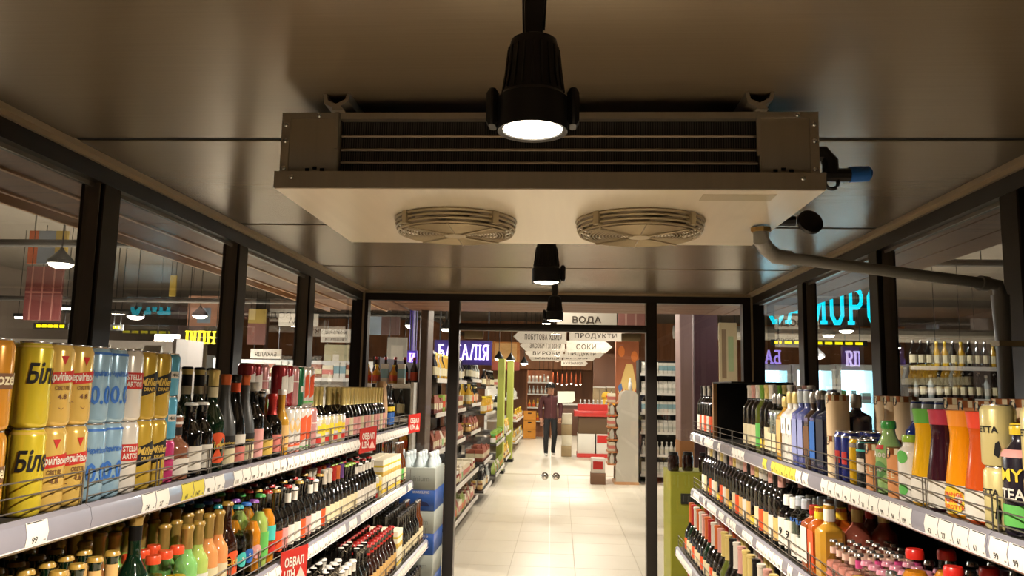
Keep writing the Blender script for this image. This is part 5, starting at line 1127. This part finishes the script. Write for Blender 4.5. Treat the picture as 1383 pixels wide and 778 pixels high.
# ---- red promotion table with boxes
Y = 19.6; a = on_y(779, 616, Y); b = on_y(829, 616, Y); W = b.x - a.x
t = thing('promotion_table', 'red promotional table with white boxes beneath', 'table', (a.x, Y, 0))
m_rp = gloss('table_red', '#b5221c', .4)
part('pallet', MB().box((0, 0, 0), (W, .8, .09)), [m_rp], t); part('tray', MB().bbox((-.08, -.05, .98), (W + .1, .85, 1.12), .01), [m_rp], t); part('tray_rim', MB().box((.02, .0, 1.12), (W, .02, 1.28)).box((.02, .78, 1.12), (W, .8, 1.28)), [m_rp], t)
for k in range(2): part('box', MB().bbox((.02 + k * W / 2, .02, .09), (W / 2 - .01 + k * W / 2, .75, .56), .005), [paper('table_box', '#cfc9bc')], t)
part('red_print', MB().box((W / 2 + .04, .012, .35), (W - .06, .02, .53)), [p_red], t)
part('dark_box', MB().bbox((.03, .03, .56), (W - .03, .76, .98), .005), [paper('table_dark', '#5f4a34')], t)
for k in range(8): place('o_water', a.x + .08 + k * (W - .16) / 7, Y + .09, 1.12, 0, 'red promotional table', 0, True)
o = thing('paper_stack', 'white paper packs lying on the red promotional table', 'box', (a.x + .05, Y + .3, 1.12)); part('pack', MB().bbox((0, 0, 0), (W * .6, .35, .16), .01), [p_white], o); part('wrap_band', MB().box((W * .2, -.002, 0), (W * .25, .352, .162)), [p_rose], o)
o = thing('toy_chick', 'yellow plush chick on the red promotional table', 'toy', (a.x + W * .82, Y + .35, 1.12))
mb = MB(); mb.lathe([(.06, 0), (.14, .05), (.16, .14), (.11, .24), (.1, .28), (.13, .34), (.11, .43), (.04, .47)], 14); part('body', mb, [mat('plush_yellow', '#e0b23a', .9)], o); part('beak', MB().lathe([(.03, 0), (.001, .06)], 8), [p_orange], o, (0, -.12, .36), rot=(PI / 2, 0, 0)); part('wing', MB().lathe([(.01, 0), (.07, .05), (.03, .12)], 8), [mat('plush_yellow')], o, (.15, 0, .1))
t = thing('stacked_boxes', 'pale stacked boxes left of the red promotional table', 'box', (a.x - .38, Y + .05, 0))
for k in range(4): part('box', MB().bbox((.01 * (k % 2), 0, k * .26), (.25 + .01 * (k % 2), .5, k * .26 + .255), .005), [paper('sb%d' % (k % 2), ['#8f7a58', '#c7bda6'][k % 2])], t)

# ---- wood-clad counter area behind, painted panel, cabinets
def rbox(name, label, cat, px0, py0, px1, py1, Y, d, col, noise=.15):
    a = on_y(px0, py1, Y); b = on_y(px1, py0, Y); t = thing(name, label, cat, (a.x, Y, max(0, a.z)))
    part('body', MB().bbox((0, 0, 0), (b.x - a.x, d, b.z - max(0, a.z)), .01), [mat('rb_' + col, col, .5, noise=noise, nscale=(4, 4, .6))], t)
    return t, b.x - a.x, b.z - max(0, a.z)
t, W, H = rbox('painted_panel', 'tall wooden panel with a painted cream skirt shape and orange spots', 'panel', 831, 455, 863, 630, 18.4, .2, '#8a4a26')
part('painting', MB().prism([(W * .45, H * .78), (W * .72, H * .78), (W * .95, H * .55), (W * .5, H * .53), (W * .1, H * .55)], .004, 'y', -.004), [paper('paint_cream', '#c9a866')], t)
for fx, fz in ((.25, .88), (.8, .84)): part('painting', MB().prism([(W * fx + W * .14 * math.cos(2 * PI * k / 14), H * fz + H * .045 * math.sin(2 * PI * k / 14)) for k in range(14)], .004, 'y', -.004), [paper('paint_orange', '#b8662c')], t)
part('painting', MB().prism([(W * .1, H * .6), (W * .25, H * .63), (W * .3, H * .58), (W * .16, H * .55)], .005, 'y', -.005), [paper('paint_blue', '#47618c')], t)
for k in range(5): part('painting', MB().prism([(W * (.25 + .14 * k), H * .555), (W * (.33 + .14 * k), H * .555), (W * (.32 + .13 * k), H * .6)], .005, 'y', -.0055), [paper('paint_rust', '#a04a28')], t)
rbox('wall_unit', 'dark brown wood partition behind the cabinets', 'partition', 801, 478, 831, 600, 22.0, .2, '#5e3c28')
for i, (u0, u1) in enumerate(((801, 818), (819, 831))):
    t, W, H = rbox('fridge_cabinet', ['larger', 'smaller'][i] + ' beige cabinet left of the painted panel', 'cabinet', u0, 524, u1, 640, 21.0, .5, '#8a7450')
    part('door_seam', MB().box((W / 2 - .004, -.003, .1), (W / 2 + .004, 0, H - .05)), [m_gap], t); part('top_lid', MB().box((0, -.02, H), (W, .52, H + .03)), [m_railw], t)
for i, (u0, u1, c) in enumerate(((718, 790, '#7d4a2c'),)):
    t, W, H = rbox('counter', 'wooden serving counter at the end of the aisle', 'counter', 742, 548, 800, 620, 28.5, .8, '#5d3a26')
    part('worktop', MB().box((-.05, -.05, H), (W + .05, .85, H + .05)), [m_railw], t)
for i in range(11):
    a = on_y(722 + i * 6.2, 520 - (i % 3), 29.5)
    t = thing('copper_pendant', 'slim copper-red pendant over the far counter, %s from the left' % ['first', 'second', 'third', 'fourth', 'fifth', 'sixth', 'seventh', 'eighth', 'ninth', 'tenth', 'eleventh'][i], 'lamp', a, 0, 'copper pendants over the counter')
    part('shade', MB().lathe([(.05, 0), (.06, .05), (.045, .3), (.02, .42)], 10), [mat('copper_red', '#a4512e', .3, .7)], t); part('bulb', MB().lathe([(.001, -.03), (.03, -.01), (.03, .01)], 8), [m_hlens], t); part('cord', MB().tube([(0, 0, .4), (0, 0, 4.4 - a.z)], .006, 4), [m_black], t)
# wood-clad ceiling drop over the far aisle
rbox('ceiling_bulkhead', 'brown wooden bulkhead hanging over the far end of the aisle', 'bulkhead', 700, 440, 800, 498, 30.0, .3, '#8a5c3c')

# ---- upright freezers on the right
m_fz = mat('freezer_white', '#dfe6e8', .35); m_fin = mat('freezer_interior_glow', '#e8f4fa', .5, emit='#d8f2ff', es=7)  # liner glows by itself in place of lamps inside the freezers
for i, (u0, u1) in enumerate(((1022, 1068), (1070, 1128), (1129, 1186))):
    Y = 13.6; a = on_y(u0, 492, Y); b = on_y(u1, 492, Y); W = b.x - a.x
    t = thing('upright_freezer', '%s brightly lit glass-door freezer beyond the right windows' % ['leftmost', 'middle', 'rightmost'][i], 'freezer', (a.x, Y, 0), 0, 'glass-door freezers')
    Hh = a.z
    part('cabinet', MB().box((0, .6, 0), (W, .64, Hh)).box((0, .0, 0), (.04, .6, Hh)).box((W - .04, 0, 0), (W, .6, Hh)).box((.04, 0, Hh - .06), (W - .04, .6, Hh)).box((.04, 0, 0), (W - .04, .6, .3)), [m_fz], t)
    part('glowing_liner', MB().box((.045, .58, .3), (W - .045, .6, Hh - .06)), [m_fin], t)
    d = part('door', MB().box((.02, -.03, .3), (.07, -.001, Hh - .02)).box((W - .07, -.03, .3), (W - .02, -.001, Hh - .02)).box((.07, -.03, .3), (W - .07, -.001, .36)).box((.07, -.03, Hh - .1), (W - .07, -.001, Hh - .02)), [m_fz], t)
    part('door_glass', MB().box((.07, -.02, .36), (W - .07, -.015, Hh - .1)), [glass_mat('freezer_glass', '#dff2f6')], d); part('handle', MB().tube([(W - .1, -.06, .9), (W - .1, -.06, 1.4)], .012, 6), [m_chrome], d)
    for z in (.6, 1.05, 1.5): part('shelf', MB().box((.05, .05, z), (W - .05, .57, z + .015)), [m_railw], t)
    nk = 2 if i == 0 else 3
    for k in range(nk):
        for z in (1.065, 1.515):
            key = ['o_bagwhite', 'o_boxgreen', 'o_milkblue', 'o_boxcream'][(k + i + int(z * 2)) % 4]
            place(key, a.x + .06 + (k + .5) * (W - .12) / nk, Y + .2, z, -PI / 2, '%s freezer' % ['leftmost', 'middle', 'rightmost'][i], 0, True)

# ---- person walking in the aisle
def person():
    import bmesh
    fp = on_z(742.6, 617, 0); X0, Y0 = fp.x, fp.y
    J = {'pel': (0, 0, .98), 'ch': (0, .01, 1.28), 'nk': (0, 0, 1.50), 'hd': (.0, -.02, 1.60), 'ht': (0, -.02, 1.76),
         'sl': (-.19, 0, 1.44), 'el': (-.25, .03, 1.15), 'wl': (-.23, -.05, .9), 'hl': (-.225, -.08, .80),
         'sr': (.19, 0, 1.44), 'er': (.26, -.01, 1.16), 'wr': (.22, -.16, .95), 'hr': (.2, -.2, .87),
         'pl': (-.09, 0, .93), 'kl': (-.11, -.08, .52), 'al': (-.1, -.02, .1), 'tl': (-.1, -.17, .045),
         'pr': (.09, 0, .93), 'kr': (.10, -.06, .53), 'ar': (.09, .16, .13), 'tr': (.1, .02, .045)}
    E_ = [('pel', 'ch'), ('ch', 'nk'), ('nk', 'hd'), ('hd', 'ht'), ('ch', 'sl'), ('sl', 'el'), ('el', 'wl'), ('wl', 'hl'), ('ch', 'sr'), ('sr', 'er'), ('er', 'wr'), ('wr', 'hr'), ('pel', 'pl'), ('pl', 'kl'), ('kl', 'al'), ('al', 'tl'), ('pel', 'pr'), ('pr', 'kr'), ('kr', 'ar'), ('ar', 'tr')]
    Rr = {'pel': .15, 'ch': .17, 'nk': .065, 'hd': .1, 'ht': .07, 'sl': .085, 'el': .06, 'wl': .042, 'hl': .04, 'sr': .085, 'er': .06, 'wr': .042, 'hr': .04, 'pl': .11, 'kl': .075, 'al': .055, 'tl': .045, 'pr': .11, 'kr': .075, 'ar': .055, 'tr': .045}
    ks = list(J); me = bpy.data.meshes.new('person_body'); me.from_pydata([J[k] for k in ks], [(ks.index(a), ks.index(b)) for a, b in E_], [])
    o = bpy.data.objects.new('person_body', me); COL.objects.link(o)
    m = o.modifiers.new('skin', 'SKIN'); 
    for i, k in enumerate(ks): me.skin_vertices[0].data[i].radius = (Rr[k], Rr[k] * (.75 if k in ('pel', 'ch') else 1)); me.skin_vertices[0].data[i].use_root = (k == 'pel')
    o.modifiers.new('sub', 'SUBSURF').levels = 2
    dg = bpy.context.evaluated_depsgraph_get(); dg.update(); bm_ = bpy.data.meshes.new_from_object(o.evaluated_get(dg)); bpy.data.objects.remove(o)
    bm_.materials.clear()
    for mm in (mat('jacket_maroon', '#4a1f22', .8), mat('trousers_black', '#17171b', .8), mat('skin', '#b58468', .6), mat('trainers_white', '#d5d2cb', .6)): bm_.materials.append(mm)
    for p in bm_.polygons:
        c = p.center; p.use_smooth = True
        p.material_index = 2 if c.z > 1.49 or (abs(c.x) > .17 and c.z < .93) else 0 if c.z > .92 else 1 if c.z > .09 else 3
    t = thing('person', 'person in a maroon jacket and black trousers walking in the aisle', 'person', (X0, Y0, 0), .12)
    ob('body', bm_, t)
    part('cap', MB().lathe([(.112, 1.66), (.118, 1.69), (.1, 1.76), (.05, 1.795), (.001, 1.8)], 16, cap0=False).prism([(-.09, -.1), (.09, -.1), (.07, -.22), (-.07, -.22)], .012, 'z', 1.675), [m_black], t, (0, -.01, 0))
    part('hair', MB().lathe([(.105, 1.56), (.112, 1.62), (.112, 1.67)], 10, a0=.3, a1=PI - .3), [mat('hair_dark', '#1c1512', .7)], t, (0, -.01, 0))
    for s in (-1, 1):
        part('eye', MB().lathe([(.001, 0), (.01, .002), (.001, .006)], 8), [m_black], t, (s * .035, -.112, 1.645), rot=(PI / 2, 0, 0))
        part('ear', MB().lathe([(.001, -.02), (.014, -.01), (.016, .01), (.001, .025)], 8), [mat('skin')], t, (s * .1, -.01, 1.63))
        for k in range(4): part('finger', MB().tube([(0, 0, 0), (s * .004, -.02, -.03), (s * -.004, -.025, -.055 + .006 * abs(k - 1.5))], .008, 6), [mat('skin')], t, ((-.225 if s < 0 else .2) + (k - 1.5) * .017, (-.09 if s < 0 else -.21), (.79 if s < 0 else .86)))
        part('thumb', MB().tube([(0, 0, 0), (-s * .02, -.02, -.02), (-s * .022, -.03, -.04)], .009, 6), [mat('skin')], t, ((-.2 if s < 0 else .175), (-.09 if s < 0 else -.21), (.82 if s < 0 else .89)))
    part('nose', MB().lathe([(.001, 0), (.013, .01), (.001, .045)], 8), [mat('skin')], t, (0, -.118, 1.6)); part('mouth', MB().box((-.022, -.118, 1.563), (.022, -.112, 1.57)), [mat('lips', '#8a4a42', .5)], t)
person()

# ================================================================== LABELS OF THE GOODS
ONES = ['', 'first', 'second', 'third', 'fourth', 'fifth', 'sixth', 'seventh', 'eighth', 'ninth', 'tenth', 'eleventh', 'twelfth', 'thirteenth', 'fourteenth', 'fifteenth', 'sixteenth', 'seventeenth', 'eighteenth', 'nineteenth']
TENS = {2: ('twentieth', 'twenty'), 3: ('thirtieth', 'thirty'), 4: ('fortieth', 'forty'), 5: ('fiftieth', 'fifty'), 6: ('sixtieth', 'sixty'), 7: ('seventieth', 'seventy'), 8: ('eightieth', 'eighty'), 9: ('ninetieth', 'ninety')}
def ordw(n): return ONES[n] if n < 20 else TENS[n // 10][0] if n % 10 == 0 else TENS[n // 10][1] + '-' + ONES[n % 10]
def ordn(i): return 'nearest' if i == 0 else ordw(i + 1) + ' nearest'
ROWN = ['front row', 'second row', 'third row', 'fourth row', 'fifth row', 'sixth row', 'seventh row', 'eighth row', 'ninth row']
grp = {}
for p in PRODUCTS: grp.setdefault((p[1], p[2]), []).append(p)
for (desc, pl), items in grp.items():
    dd = desc.replace(' with a ', ' with ').replace(' with large ', ' with ')
    pj = pl if pl.startswith(('on ', 'in ')) else pl
    if len(items) == 1: items[0][0]['label'] = '%s, %s' % (dd, pj); continue
    rows = sorted({p[3] for p in items}); tiers = sorted({p[4] for p in items})
    sub = {}
    for p in items: sub.setdefault((p[3], p[4]), []).append(p)
    for (r, t_), ps in sub.items():
        ps.sort(key=lambda p: p[5])
        for i, p in enumerate(ps):
            bits = []
            if len(rows) > 1: bits.append(ROWN[r] if pl.endswith('shelf') or pl.endswith('deck') else (['lowest', 'second', 'third', 'fourth', 'fifth', 'top'][r] + ' tier' if 'stand' in pl else ROWN[r]))
            if len(tiers) > 1: bits.append(['lower', 'upper'][t_])
            tail = ' '.join(reversed(bits)) if bits else ''
            lb = ', '.join(x for x in (dd, pj, tail, ordn(i) if len(ps) > 1 else '') if x)
            if len(lb.replace('-', ' ').split()) > 16: lb = lb.replace(' nearest', '').replace(' row', '').replace(' and ', ', ')
            if len(lb.replace('-', ' ').split()) > 16: lb = lb.replace(' with ', ', ')
            p[0]['label'] = lb
    for p in items: p[0]['group'] = '%s goods, %s' % (p[0].name.split('.')[0].replace('_', ' '), pj)
